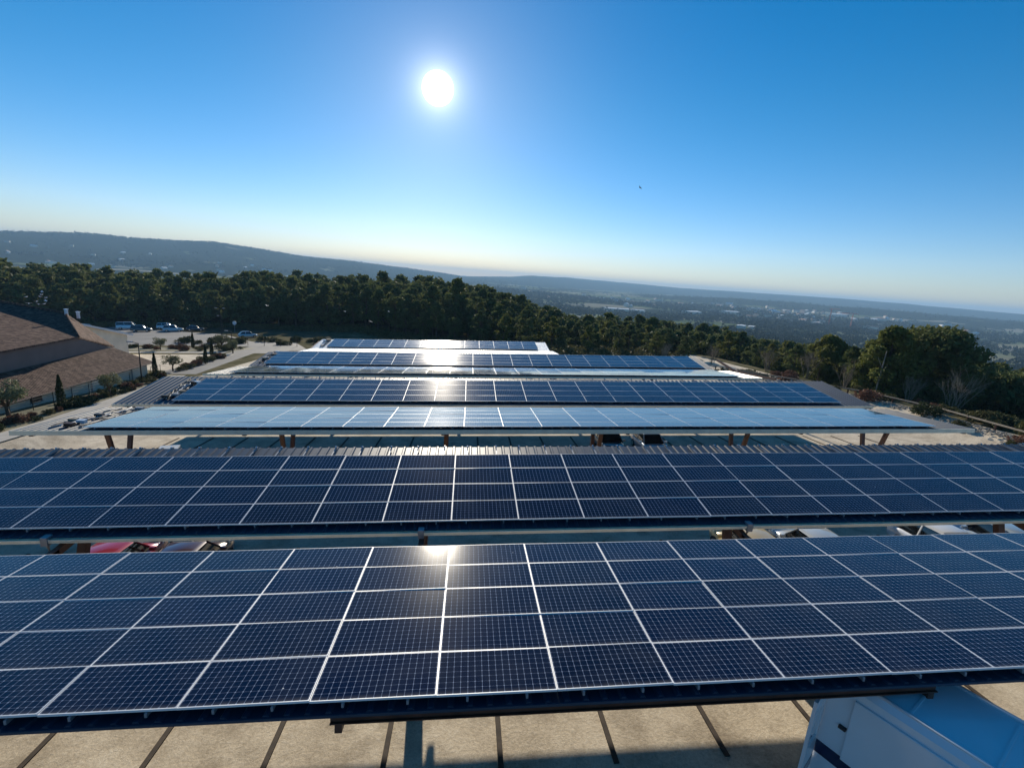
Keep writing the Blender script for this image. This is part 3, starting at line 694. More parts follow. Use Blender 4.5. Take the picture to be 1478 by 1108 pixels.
def back_wing():
    root = empty('rear_building', (-52, 70, G(-52, 70))); root.location = (0, 0, 0); tag(root, 'low pale walled building with white eave behind the tiled roof hip', 'building')
    mb = MB(); x0, x1 = -50.2, -57.5
    a = [(x0, 61, G(x0, 61) - .5), (x0, 75.2, G(x0, 75) - .5), (x1, 83.5, G(x1, 83) - .5), (x1, 69, G(x1, 69) - .5)]
    b = [(x0, 61, -8.6), (x0, 75.2, -12.55), (x1, 83.5, -13.75), (x1, 69, -9.3)]
    mb.hexa(a, b); mb.build('wall', M['render'], root)
    poly('roof', [(x0 + .35, 60.6, -8.42), (x0 + .35, 75.8, -12.50), (x1, 84.2, -13.65), (x1, 68.6, -9.1)], 'tiles', root, .1)
    mb = MB(); mb.beam((x0 + .40, 60.6, -8.48), (x0 + .40, 75.9, -12.58), .08, .26); mb.build('eave_board', M['white'], root)
    mb = MB(); mb.box(x0 - .02, x0 + .05, 66, 67, -12.6, -11.4); mb.build('window', M['black'], root)
back_wing()

# ---------------------------------------------------------------- vegetation
def quads(cent, size, rg, flat=0.0):
    n = len(cent); a = rg.normal(size=(n, 3)); a /= np.linalg.norm(a, axis=1)[:, None]
    b = np.cross(a, rg.normal(size=(n, 3))); b[:, 2] *= (1 - flat); b /= np.linalg.norm(b, axis=1)[:, None]
    s = (size * rg.uniform(.6, 1.3, n))[:, None]
    v = np.stack([cent - a * s - b * s * .5, cent + a * s - b * s * .35, cent + a * s * .8 + b * s * .5, cent - a * s * .9 + b * s * .45], 1).reshape(-1, 3)
    return v, np.arange(4 * n).reshape(n, 4)
def clump_pts(c, r, n, rg, squash=.65):
    d = rg.normal(size=(n, 3)); d /= np.linalg.norm(d, axis=1)[:, None]
    rr = r * rg.uniform(.35, 1.0, n) ** .6
    d = d * rr[:, None]; d[:, 2] *= squash
    return c + d
def pine_meshes(seed, H=13., Rc=3.6, clumps=34, per=75, leaf=.30, low=.30, mat='pine', umb=.0):
    rg = np.random.default_rng(seed); r = random.Random(seed)
    P_ = []; limbs = MB()
    lean = Vector((r.uniform(-.6, .6), r.uniform(-.6, .6), 0))
    top = Vector((lean.x, lean.y, H * .93)); tp = [Vector((0, 0, -.4)), Vector((lean.x * .2 + r.uniform(-.2, .2), lean.y * .2, H * .3)), Vector((lean.x * .6, lean.y * .6, H * .62)), top]
    rad = .018 * H + .03
    limbs.tube(tp, [rad, rad * .8, rad * .5, rad * .15], 7)
    for i in range(clumps):
        t = r.random() ** .8; h = H * (low + (1 - low) * t)
        prof = math.sin(math.pi * min(1, (t * .82 + .22))) ** .7 if umb < .5 else (.55 + .45 * t if t < .75 else (1 - t) * 3 + .25)
        rad_ = Rc * prof * (r.uniform(.45, 1.0)) * r.uniform(.75, 1.12); a = r.uniform(0, 2 * math.pi)
        c = Vector((math.cos(a) * rad_ + lean.x * h / H, math.sin(a) * rad_ + lean.y * h / H, min(h, H - .4)))
        cr = r.uniform(.26, .42) * Rc * (1.1 - .3 * t)
        P_.append(clump_pts(np.array(c), cr, per, rg, .62))
        if i % 2 == 0:
            z0 = max(H * .2, c.z - rad_ * .6); s0 = Vector((lean.x * z0 / H, lean.y * z0 / H, z0))
            limbs.tube([s0, s0.lerp(c, .55) + Vector((0, 0, -.15)), c], [rad * .38, rad * .25, rad * .08], 5)
    v, q = quads(np.vstack(P_), leaf, rg)
    return limbs.mesh('trunk', M['bark'], 0, True), mesh_np('crown', v, q, M[mat])
def place_tree(name, meshes, x, y, s, label, group, cat='tree', rz=None, z=None):
    zz = float(T(x, y)) if z is None else z
    root = empty(name, (x, y, zz - .05), random.uniform(0, 6.28) if rz is None else rz); root.scale = (s * random.uniform(.9, 1.12), s * random.uniform(.9, 1.12), s)
    tag(root, label, cat, group)
    for nm, me in zip(('trunk', 'crown'), meshes): link(bpy.data.objects.new(nm, me), root)
    return root
pv = [pine_meshes(100 + i, 13 + (i % 3) * .6, 3.3 + .5 * (i % 4), 30 + 2 * i, 80, .30, (.16, .30, .12, .22)[i % 4], 'pine', (i % 3 == 0)) for i in range(7)]
pl = [pine_meshes(200 + i, 12, 3.6, 30, 80, .30, .2, 'pine_light', 0) for i in range(2)]
def front_r(az):   # distance of the wood's near edge
    return float(np.interp(az, [-48, -41, -30, -17, -8, 0, 8, 16, 24, 30, 36], [188, 190, 184, 152, 122, 104, 98, 95, 92, 80, 72]))
def top_el(az): return float(np.interp(az, [-45, -41, -32, -27, -22, -17, -9, -2, 5, 10, 14, 22, 28, 35, 40, 46], [-1.9, -2.1, -2.2, -2.15, -1.9, -1.45, -1.25, -1.2, -2.0, -2.8, -3.3, -3.7, -4.1, -5.0, -4.9, -4.6]))
cand = []
rq = random.Random(11)
for _ in range(26000):
    az = rq.uniform(-46, 54); fr = front_r(az); d = fr + (rq.random() ** 1.35) * (260 - 0 * az)
    x, y = d * math.sin(R(az)), d * math.cos(R(az))
    if az > 30 and x < 50: continue
    if x < 48 and x > 20 and y < 86: continue
    cand.append((d, az, x, y))
cand.sort(); kept = []; grid = {}
for d, az, x, y in cand:
    sp = 5.4 if d < 200 else 6.5
    gx, gy = int(x // 8), int(y // 8); ok = True
    for i in (-1, 0, 1):
        for j in (-1, 0, 1):
            for (a, b) in grid.get((gx + i, gy + j), ()):
                if (a - x) ** 2 + (b - y) ** 2 < sp * sp: ok = False
    if ok: grid.setdefault((gx, gy), []).append((x, y)); kept.append((d, az, x, y))
things = kept[:300] if len(kept) > 300 else kept
rest = kept[300:]
def tree_h(d, az, z):
    want = d * math.tan(R(top_el(az))) - z
    cap = 16.5 if az < 2 else 13.0
    edge = .72 + .28 * min(1, max(0, (d - front_r(az)) / 28.)) if az < 36 else 1
    return max(6.0, min(cap, want)) * (rq.uniform(.62, 1.0) if rq.random() < .85 else rq.uniform(1.0, 1.14)) * edge
for n_, (d, az, x, y) in enumerate(things):
    z = float(T(x, y)); h = tree_h(d, az, z); light = rq.random() < (.10 if az < 5 else .25)
    ms = rq.choice(pl if light else pv)
    if light: place_tree('pine_tree', ms, x, y, h / 12., 'yellowish green pine among the darker pines of the wood', 'lighter pines in the wood')
    elif az < 3: place_tree('pine_tree', ms, x, y, h / 13.5, 'tall dark pine in the front of the dense wood behind the carports', 'dark pines of the left and middle wood')
    else: place_tree('pine_tree', ms, x, y, h / 13.5, 'dark green pine on the slope falling to the valley at the right', 'dark pines of the right hand slope')
print('trees', len(things), 'rest', len(rest), 'last d', things[-1][0])
# the rest of the wood and the far woods, one mass each
def lump(cx, cy_, cz, rad, n, rg, leaf):
    k = max(4, n // 22); C = np.array([cx, cy_, cz]) + rg.normal(size=(k, 3)) * np.array([rad * .45, rad * .45, rad * .33])
    idx = rg.integers(0, k, n); d = rg.normal(size=(n, 3)); d /= np.linalg.norm(d, axis=1)[:, None]; d[:, 2] *= .7
    return C[idx] + d * rad * .42 * rg.uniform(.5, 1, n)[:, None]
rg = np.random.default_rng(5)
low_v = []
for i in range(5):
    tr_, cr_ = pine_meshes(400 + i, 13, 3.9 + .3 * i, 26, 26, .55, .12, 'pine', i % 2)
    a = np.empty(len(cr_.vertices) * 3, np.float32); cr_.vertices.foreach_get('co', a); low_v.append(a.reshape(-1, 3)); bpy.data.meshes.remove(cr_); bpy.data.meshes.remove(tr_)
VV = []
for (d, az, x, y) in rest:
    z = float(T(x, y)); h = tree_h(d, az, z); a = low_v[rq.randrange(5)]; t_ = rq.uniform(0, 6.28); k_ = h / 13.; c_, s_ = math.cos(t_) * k_, math.sin(t_) * k_
    VV.append(np.stack([a[:, 0] * c_ - a[:, 1] * s_ + x, a[:, 0] * s_ + a[:, 1] * c_ + y, a[:, 2] * k_ + z], 1))
v = np.vstack(VV); q = np.arange(len(v)).reshape(-1, 4); print('wood quads', len(q))
tag(link(bpy.data.objects.new('pine_wood', mesh_np('pine_wood', v, q, M['pine']))), 'dense dark pine wood deeper behind the front trees', 'woodland', None, 'stuff')
def far_wood(name, label, r0, r1, count, per, rad0, leaf, mask):
    VV = []; SZ = []; n = 0; tries = 0
    while n < count and tries < count * 12:
        tries += 1; az = rg.uniform(-48, 56); d = math.sqrt(rg.uniform(r0 * r0, r1 * r1)); x, y = d * math.sin(R(az)), d * math.cos(R(az))
        if not mask(x, y, d, az): continue
        z = float(T(x, y)); rad = rad0 * rg.uniform(.6, 1.3); pts = lump(x, y, z + rad * .5, rad, per, rg, leaf); VV.append(pts); SZ.append(np.full(per, leaf)); n += 1
    v, q = quads(np.vstack(VV), np.concatenate(SZ), rg)
    tag(link(bpy.data.objects.new(name, mesh_np(name, v, q, M['wood']))), label, 'woodland', None, 'stuff')
def m1(x, y, d, az): return d > front_r(az) + 180 if az < 30 else d > 300
def m2(x, y, d, az):
    f = float(fbm(x, y, 260, 7)); 
    if az < -8 and 1500 < d < 2750: return f > 1.05
    return f > (-.25 if az > 0 else -.4)
far_wood('slope_woodland', 'wooded slopes dropping to the valley beyond the pine wood', 300, 1000, 4300, 60, 6.0, 1.1, m1)
far_wood('valley_woodland', 'hazy patches of woodland across the valley floor', 1000, 2800, 9000, 24, 8.5, 2.4, m2)
far_wood('hill_woodland', 'hazy blue wooded ridges on the horizon', 2800, 5200, 5000, 12, 8, 2.6, lambda x, y, d, az: abs(d - float(np.interp(az, azs, r_ridge))) < 220 or rg.random() < .05)

# big pines close beyond the right hand fence
def near_pines():
    specs = [(56.0, 52.5, 11.4, 6.6, 96, 301, .2, 'large rounded dark pine, tallest on the right, its crown above the horizon woods'),
             (63.0, 50.0, 11.3, 5.8, 80, 302, .25, 'big dark pine just right of the tallest rounded pine'),
             (66.0, 44.0, 11.6, 5.4, 70, 303, .25, 'bushy pine at the right edge of the photo, thinner grey green top'),
             (50.5, 52.5, 8.6, 3.8, 60, 304, .05, 'lower olive green pine in front of the big rounded one'),
             (54.5, 67.0, 8.6, 3.8, 60, 305, .08, 'rounded olive green pine left of the tallest one'),
             (66.0, 62.0, 10.0, 4.2, 60, 306, .1, 'dark pine half hidden behind the big rounded pine'),
             (73, 56, 11, 5, 60, 307, .1, 'dark pine filling the background at the right edge')]
    for x, y, H, Rc, cl, sd, low, lab in specs:
        ms = pine_meshes(sd, H, Rc, cl, 190, .19, low, 'pine_light' if sd in (304, 305) else 'pine', 1 if sd in (301, 302) else 0)
        place_tree('pine_tree', ms, x, y, 1, lab, None, rz=0)
near_pines()
# leafless shrubs
def bare_mesh(seed, H, spread, n=26):
    r = random.Random(seed); mb = MB()
    def grow(p, d, L, rad, lv):
        q = p + d * L; mb.tube([p, p.lerp(q, .5) + Vector((r.uniform(-.05, .05), r.uniform(-.05, .05), 0)) * L, q], [rad, rad * .8, rad * .5], 3)
        if lv == 0: return
        for _ in range(3 if lv > 1 else 4):
            nd = (d + Vector((r.uniform(-1, 1), r.uniform(-1, 1), r.uniform(-.1, .7))) * .55).normalized(); grow(p.lerp(q, r.uniform(.5, 1)), nd, L * r.uniform(.5, .75), rad * .5, lv - 1)
    for i in range(n):
        a = r.uniform(0, 6.28); s = r.uniform(0, spread); grow(Vector((math.cos(a) * s * .3, math.sin(a) * s * .3, 0)), Vector((math.cos(a) * s, math.sin(a) * s, 1.6)).normalized(), H * r.uniform(.35, .5), .035, 3)
    return mb.mesh('branches', M['twig'])
bms = [bare_mesh(40 + i, 4.2, .7, 12) for i in range(3)]
for i, (x, y, s, lab) in enumerate([(50.0, 43.5, 1.25, 'pale leafless shrub below the big rounded pine'), (50.5, 49.0, 1.0, 'smaller leafless shrub left of the big pale one'), (47.5, 62.0, 1.15, 'leafless brown shrub behind the end of the fourth array'), (45.5, 68.0, 1.0, 'leafless shrub left of the pale pole'), (50.5, 36.0, 1.35, 'tall leafless shrub near the right edge of the photo'), (42, 78, 1.0, 'leafless shrub behind the far right roof corner'), (47.0, 54.5, .9, 'sparse leafless shrub beside the pale pole'), (36, 84, 1.0, 'leafless shrub at the foot of the slope pines')]):
    root = empty('bare_shrub', (x, y, float(T(x, y)) - .1), i * 1.3); root.scale = (s, s, s); tag(root, lab, 'shrub', 'leafless shrubs at the right')
    link(bpy.data.objects.new('branches', bms[i % 3]), root)
# olive trees, cypresses, shrubs on the left
def olive(seed):
    rg_ = np.random.default_rng(seed); r = random.Random(seed); mb = MB(); mb.tube([(0, 0, -.1), (.05, 0, .5), (0, .05, .9)], [.13, .10, .09], 7)
    pts = []
    for i in range(16):
        a = r.uniform(0, 6.28); s = r.uniform(.2, .95); c = Vector((math.cos(a) * s, math.sin(a) * s, r.uniform(1.25, 2.25))); pts.append(clump_pts(np.array(c), .42, 120, rg_, .8))
        if i % 2 == 0: mb.tube([(0, 0, .85), (c * .5 + Vector((0, 0, .55))), c], [.06, .04, .015], 5)
    v, q = quads(np.vstack(pts), .065, rg_); return mb.mesh('trunk', M['bark'], 0, True), mesh_np('crown', v, q, M['olive'])
om = [olive(60), olive(61), olive(62)]
for i, (x, y, s, lab) in enumerate([(-34.7, 38.3, 1.25, 'olive tree at the left edge in front of the tiled building'), (-33.6, 47.2, .95, 'round pale olive tree in front of the long low wall'), (-37.4, 63.7, .85, 'small olive tree beside the corner of the tiled building'), (-53.2, 87.6, .95, 'olive tree on the verge left of a cypress'), (-43.6, 88.8, 1.2, 'broad olive tree on the verge right of the cypress'), (-39.5, 84.0, .95, 'olive tree beside the thin dark post'), (-61, 88, .8, 'olive tree farthest left on the far verge')]):
    place_tree('olive_tree', om[i % 3], x, y, s, lab, 'olive trees on the left', z=G(x, y))
def cypress(seed):
    rg_ = np.random.default_rng(seed); n = 2600; t = rg_.random(n) ** .8; a = rg_.uniform(0, 6.28, n); rr = .34 * np.sin(np.pi * np.clip(t * .86 + .14, 0, 1)) ** .6 * (1 - t * .55) * rg_.uniform(.6, 1.08, n) * (1 + .15 * np.sin(a * 3 + t * 9))
    v, q = quads(np.stack([rr * np.cos(a), rr * np.sin(a), .15 + 3.1 * t], 1), .055, rg_); mb = MB(); mb.tube([(0, 0, -.1), (0, 0, 2.4)], [.06, .02], 6)
    return mb.mesh('trunk', M['bark']), mesh_np('crown', v, q, M['cypress'])
cm = [cypress(70), cypress(71)]
for i, (x, y, s, lab) in enumerate([(-33.7, 41.9, .92, 'slim cypress in front of the long low pale wall'), (-36.0, 57.9, .95, 'slim cypress at the corner of the tiled building'), (-36.9, 70.5, .85, 'slim cypress between the shrubs left of the fourth array'), (-49.4, 90.5, .95, 'slim cypress on the far verge between olive trees'), (-40.1, 78.5, .9, 'slim cypress near the thin dark post')]):
    place_tree('cypress_tree', cm[i % 2], x, y, s, lab, 'slim cypresses on the left', z=G(x, y))
def shrubm(seed, mat):
    rg_ = np.random.default_rng(seed); pts = [clump_pts(np.array([rg_.uniform(-.7, .7), rg_.uniform(-.5, .5), rg_.uniform(.2, .55)]), .42, 110, rg_, .8) for _ in range(9)]
    v, q = quads(np.vstack(pts), .07, rg_); v[:, 2] = np.maximum(v[:, 2], -.05); return mesh_np('low_shrub', v, q, M[mat])
sm = [shrubm(80, 'shrub'), shrubm(81, 'redshrub'), shrubm(82, 'shrub'), shrubm(83, 'cypress')]
rs2 = random.Random(21)
def shrub(x, y, s, k):
    o = bpy.data.objects.new('low_shrub', sm[k]); o.location = (x, y, G(x, y)); o.rotation_euler = (0, 0, rs2.uniform(0, 6)); o.scale = (s, s, s * rs2.uniform(.8, 1.2)); link(o)
    tag(o, ('low green shrub in the planted strips left of the carports', 'low reddish shrub in the planted strips left of the carports', 'low green shrub in the planted strips left of the carports', 'low dark green shrub in the planted strips left of the carports')[k], 'shrub', ('green low shrubs', 'reddish low shrubs', 'green low shrubs', 'dark low shrubs')[k])
for i in range(46):
    y = rs2.uniform(30, 60); xl = np.interp(y, [30, 37, 50, 60], [-33.2, -33.2, -34.6, -36.6]); shrub(xl + rs2.uniform(-.5, .9), y, rs2.uniform(.45, .85), rs2.choice([0, 1, 2, 3, 3]))
for i in range(26): shrub(rs2.uniform(-62, -40), rs2.uniform(87, 91.5), rs2.uniform(.6, 1.1), rs2.choice([0, 1, 2, 0]))
for i in range(16): y = rs2.uniform(64, 80); shrub(-37.0 - (y - 64) * .12 + rs2.uniform(-.6, .6), y, rs2.uniform(.6, 1.0), rs2.choice([0, 1, 2, 1]))
for i in range(24): shrub(rs2.uniform(-58, -20), rs2.uniform(99, 108), rs2.uniform(.8, 1.6), rs2.choice([0, 2, 3]))
for i in range(70):
    y = rs2.uniform(22, 74); xl = float(np.interp(y, [20, 31.8, 40, 48, 58, 69.5, 80], [41.5, 43.6, 45, 44.9, 42, 38.2, 35])); x = xl + rs2.uniform(.6, 4.5) if rs2.random() < .72 else xl - rs2.uniform(.8, 2.6)
    k = rs2.choice([0, 3, 2, 1]); s_ = rs2.uniform(.6, 1.5); o = bpy.data.objects.new('low_shrub', sm[k]); o.location = (x, y, min(G(x, y), float(T(x, y))) if x > xl else Gp(x, y)); o.rotation_euler = (0, 0, rs2.uniform(0, 6)); o.scale = (s_, s_, s_); link(o)
    tag(o, 'low scrub bush along the timber rail fence at the right', 'shrub', 'scrub along the right hand fence')
# brushwood along the foot of the wood, uncountable
pts = []
for _ in range(1500):
    az = rg.uniform(-42, 34); d = front_r(az) - rg.uniform(-6, 10); x, y = d * math.sin(R(az)), d * math.cos(R(az))
    if az > 20 and x < 46 and y < 84: continue
    pts.append(clump_pts(np.array([x, y, float(T(x, y)) + .4]), rg.uniform(.7, 1.5), 26, rg, .7))
v, q = quads(np.vstack(pts), .22, rg); tag(link(bpy.data.objects.new('undergrowth', mesh_np('undergrowth', v, q, M['shrub']))), 'dry undergrowth along the foot of the pine wood', 'undergrowth', None, 'stuff')

# ---------------------------------------------------------------- fences, lamps, small things
def fence_left():
    root = empty('wire_fence', (0, 0, 0)); tag(root, 'thin dark wire fence along the shrubs before the pale wall', 'fence')
    pts = [(-35.2, 26), (-35.2, 37), (-36.0, 50), (-37.6, 61.5)]; P2 = []
    for a, b in zip(pts, pts[1:]):
        L = math.dist(a, b); n = int(L / 2)
        for i in range(n): t = i / n; P2.append((a[0] + (b[0] - a[0]) * t, a[1] + (b[1] - a[1]) * t))
    P2.append(pts[-1])
    for x, y in P2:
        mb = MB(); mb.tube([(x, y, G(x, y) - .1), (x, y, G(x, y) + 1.15)], .03, 6); mb.build('post', M['black'], root)
    mb = MB()
    for h in (.15, .4, .65, .9, 1.12): mb.tube([(x, y, G(x, y) + h) for x, y in P2], .008, 3)
    mb.build('wire', M['black'], root)
fence_left()
def fence_far():
    root = empty('post_fence', (0, 0, 0)); tag(root, 'row of slim posts along the road behind the farthest carport', 'fence')
    for i in range(9):
        x = -46 + i * 3.2; y = 97.5 - i * .3; mb = MB(); mb.tube([(x, y, G(x, y) - .1), (x, y, G(x, y) + 1.5)], .05, 6); mb.build('post', M['steel'], root)
    mb = MB(); mb.tube([(-46, 97.5, G(-46, 97.5) + 1.3), (-20.4, 95.1, G(-20.4, 95.1) + 1.3)], .02, 4); mb.build('wire', M['black'], root)
fence_far()
def fence_right():
    root = empty('rail_fence', (0, 0, 0)); tag(root, 'weathered timber rail fence along the stony edge at the right', 'fence')
    pts = [(41.5, 20), (43.6, 31.8), (45.0, 40), (44.9, 48), (42.0, 58), (38.2, 69.5), (35, 80)]; P2 = []
    for a, b in zip(pts, pts[1:]):
        n = max(1, int(math.dist(a, b) / 2.2))
        for i in range(n): t = i / n; P2.append((a[0] + (b[0] - a[0]) * t, a[1] + (b[1] - a[1]) * t))
    P2.append(pts[-1])
    for x, y in P2: mb = MB(); mb.box(x - .06, x + .06, y - .06, y + .06, G(x, y) - .3, G(x, y) + .62); mb.build('post', M['steel'], root)
    mb = MB()
    for (x, y), (x2, y2) in zip(P2, P2[1:]): mb.beam((x, y, G(x, y) + .58), (x2, y2, G(x2, y2) + .58), .14, .12)
    mb.build('rail', M['palebark'], root)
    # rubble beside it
    r = random.Random(5); mb = MB()
    for i in range(2200):
        s = r.random() * (len(P2) - 1); a, b = P2[int(s)], P2[min(int(s) + 1, len(P2) - 1)]; t = s - int(s); x = a[0] + (b[0] - a[0]) * t - abs(r.gauss(.2, .9)); y = a[1] + (b[1] - a[1]) * t; q = r.uniform(.03, .12); z = G(x, y) + q * .3
        top_ = [(x + q * r.uniform(.3, .8) * sx, y + q * r.uniform(.3, .8) * sy, z + q * r.uniform(.5, .9)) for sx, sy in ((-1, -1), (1, -1), (1, 1), (-1, 1))]
        bot_ = [(x + q * r.uniform(.7, 1.1) * sx, y + q * r.uniform(.7, 1.1) * sy, z - q * .6) for sx, sy in ((-1, -1), (1, -1), (1, 1), (-1, 1))]
        mb.hexa(bot_, top_)
    o = mb.build('rubble', simple('pale_limestone', (.30, .27, .22), .9, 0, .25, 2)); tag(o, 'pale limestone rubble along the timber rail fence', 'stones', None, 'stuff')
fence_right()
def lamp(x, y, H, label, double=False):
    root = empty('street_lamp', (x, y, G(x, y)) if y < 110 else (x, y, float(T(x, y)))); tag(root, label, 'street lamp', 'lamp posts on the left')
    mb = MB(); mb.tube([(0, 0, 0), (0, 0, H)], [.08, .045], 8); mb.build('pole', M['grey'] if 'grey' in M else M['black'], root)
    for s in ((-1, 1) if double else (-1,)):
        mb = MB(); mb.tube([(0, 0, H - .05), (s * .6, 0, H + .1)], .03, 6); mb.build('arm', M['black'], root)
        mb = MB(); mb.box(s * .85 - .28, s * .85 + .28, -.12, .12, H + .06, H + .16); mb.build('lamp_head', M['rail'], root, .02)
lamp(-35.6, 54.9, 4.4, 'lamp post standing before the pale wall of the tiled building')
lamp(-41.2, 87.5, 3.4, 'thin dark post between olive trees, right of the cypress')
lamp(-56.4, 115, 6.6, 'double armed street lamp on the road bend below the wood', True)
lamp(-59, 121, 4.6, 'lower single armed lamp beside the double armed street lamp')
root = empty('road_sign', (-60.8, 131, G(-60.8, 131))); tag(root, 'round white road sign on a pole at the foot of the wood', 'road sign')
mb = MB(); mb.tube([(0, 0, 0), (0, 0, 2.4)], .05, 6); mb.build('pole', M['rail'], root)
mb = MB(); mb.tube([(0, -.05, 2.5), (0, .05, 2.5)], .5, 20); mb.build('sign_plate', M['white'], root)
# pale dead trunk beyond the fence
mb = MB(); x, y = 47.6, 50.5; mb.tube([(0, 0, -.2), (.1, 0, 2.2), (.3, .1, 5.2)], [.10, .08, .03], 6); mb.tube([(.08, 0, 2.6), (.9, .2, 3.6)], [.04, .015], 5); mb.tube([(.12, 0, 3.2), (-.5, .2, 4.4)], [.035, .012], 5)
tag(mb.build('dead_tree', M['palebark'], None, 0, True, (x, y, float(T(x, y)))), 'pale dead trunk beyond the timber rail fence', 'dead tree')
# things lying under the left end of the middle carport
root = empty('glass_kiosk', (-18.4, 30.2, Gp(-18.4, 30.2)), .3); tag(root, 'small white framed glass kiosk beside a brown leg under the cream fascia', 'kiosk')
mb = MB(); mb.box(-.45, .45, -.4, .4, .1, 1.2); mb.build('pane', M['glass'], root)
mb = MB()
for sx in (-.47, .47):
    for sy in (-.42, .42): mb.box(sx - .04, sx + .04, sy - .04, sy + .04, 0, 1.3)
mb.box(-.53, .53, -.48, .48, 1.3, 1.36); mb.build('frame', M['white'], root)
for i, (x, y, a, lab) in enumerate([(-17.2, 31.4, .9, 'long pale plank on the ground right of the glass kiosk'), (-16.0, 31.9, 1.0, 'pale plank beside the longer one under the cream fascia'), (-19.6, 31.8, .3, 'pale board left of the brown leg under the cream fascia')]):
    mb = MB(); mb.box(-1.7, 1.7, -.16, .16, 0, .07); o = mb.build('plank', M['palebark'], None, .01, False, (x, y, Gp(x, y) + .12)); o.rotation_euler = (R(-3), R(-2), a); tag(o, lab, 'plank', 'planks under the middle carport')
for i, (x, y, c_, lab) in enumerate([(-20.9, 31.2, 'steel', 'brown crate left of the glass kiosk'), (-21.8, 31.6, 'redshrub', 'reddish heap of rubble sacks at the left under the fascia'), (-16.4, 30.0, 'navy', 'small navy crate on the planks under the fascia')]):
    mb = MB(); mb.box(-.3, .3, -.22, .22, 0, .4); mb.box(-.33, .33, -.25, .25, .4, .46); o = mb.build('crate', M[c_] if c_ != 'redshrub' else simple('terracotta_plastic', (.35, .14, .09)), None, .02, False, (x, y, Gp(x, y))); tag(o, lab, 'crate')

# birds
def bird(p, span, mat, label, group, roll=0, yaw=0):
    root = empty('bird', p, yaw); root.rotation_euler = (0, roll, yaw); tag(root, label, 'bird', group); s = span
    mb = MB(); mb.tube([(0, -.32 * s, 0), (0, -.18 * s, .01 * s), (0, .05 * s, .02 * s), (0, .22 * s, .01 * s), (0, .30 * s, .02 * s)], [.01 * s, .06 * s, .09 * s, .06 * s, .012 * s], 8); mb.build('body', mat, root, 0, True)
    for sg in (-1, 1):
        mb = MB(); mb.hexa([(sg * .04 * s, -.10 * s, 0), (sg * .28 * s, -.06 * s, .10 * s), (sg * .28 * s, .12 * s, .10 * s), (sg * .04 * s, .10 * s, 0)], [(sg * .04 * s, -.10 * s, .02 * s), (sg * .28 * s, -.06 * s, .115 * s), (sg * .28 * s, .12 * s, .115 * s), (sg * .04 * s, .10 * s, .02 * s)])
        mb.hexa([(sg * .28 * s, -.06 * s, .10 * s), (sg * .52 * s, -.10 * s, .06 * s), (sg * .52 * s, -.04 * s, .06 * s), (sg * .28 * s, .12 * s, .10 * s)], [(sg * .28 * s, -.06 * s, .115 * s), (sg * .52 * s, -.10 * s, .07 * s), (sg * .52 * s, -.04 * s, .07 * s), (sg * .28 * s, .12 * s, .115 * s)]); mb.build('wing', mat, root)
def ray(px, py):
    d = Vector(fw) * 690.556 + Vector(rt) * (px - 739) - Vector(up) * (py - 554); return d.normalized()
dk = simple('dark_plumage', (.02, .02, .025), .7); wp = simple('white_plumage', (.85, .85, .85), .6)
bird(ray(924, 271) * 70, .62, dk, 'small dark bird alone in the blue sky right of the sun', None, .5, .6)
for i, (px_, py_, d_) in enumerate([(38, 428.5, 80), (41.5, 438, 78), (57.5, 428, 82), (60.5, 421, 84), (59.5, 425, 83), (53, 435, 80), (55.5, 439, 79), (66.5, 429.5, 82), (66, 434, 81), (64, 438.5, 80)]):
    bird(ray(px_, py_) * d_, .55, wp, 'white gull flying in the small flock above the brown tiled roof', 'flock above the tiled roof', (i % 3 - 1) * .4, i * .7)
for i, (px_, py_, lab) in enumerate([(385, 441, 'white gull before the wood, leftmost of the four in the middle'), (498, 449.5, 'white gull before the wood above the farthest carport'), (561, 449.5, 'white gull before the wood, rightmost of the four'), (535, 464, 'white gull lowest before the wood above the farthest carport')]):
    bird(ray(px_, py_) * 88, .6, wp, lab, 'gulls before the middle of the wood', .3 - i * .2, i)

# ---------------------------------------------------------------- far valley town
M['wall_far'] = simple('town_wall', (.72, .64, .52), .8, 0, .12, .02)
M['roof_far'] = simple('town_roof', (.38, .20, .13), .85, 0, .2, .05)
M['roof_white'] = simple('bright_sheet_roof', (.80, .81, .81), .8, 0, .05, .05)
def house(name, az, d, w, l, h, rot, roofm, label, cat, group=None, rh=.25):
    x, y = d * math.sin(R(az)), d * math.cos(R(az)); root = empty(name, (x, y, float(T(x, y)) - 1), rot); tag(root, label, cat, group)
    mb = MB(); mb.box(-w / 2, w / 2, -l / 2, l / 2, 0, h + 1); mb.build('wall', M['wall_far'], root)
    mb = MB(); e = .5; rr = h + 1 + w * rh
    mb.prism([(-l / 2 - e, h + 1), (l / 2 + e, h + 1), (l / 2 + e, h + 1.3), (0, rr + .3), (-l / 2 - e, h + 1.3)] if False else [(-l / 2 - e, h + 1), (l / 2 + e, h + 1), (0, h + 1 + l / 2 * rh * 2)], -w / 2 - e, w / 2 + e)
    mb.build('roof', M[roofm], root)
    mb = MB(); n = max(2, int(w / 6))
    for i in range(n): xx = -w / 2 + (i + .5) * w / n; mb.box(xx - .6, xx + .6, -l / 2 - .06, -l / 2 + .02, h * .35 + 1, h * .7 + 1)
    mb.build('window_row', M['black'], root); return root
house('warehouse', 17.3, 1720, 95, 34, 9, .1, 'roof_white', 'long bright roofed warehouse in the valley above the pine tops', 'warehouse', None, .06)
house('warehouse', 19.6, 1760, 44, 26, 8, .15, 'roof_white', 'short bright roofed warehouse just right of the longest one', 'warehouse', None, .06)
house('warehouse', 25.4, 2000, 70, 40, 9, .5, 'roof_white', 'grey white warehouse halfway to the town in the valley', 'warehouse', None, .06)
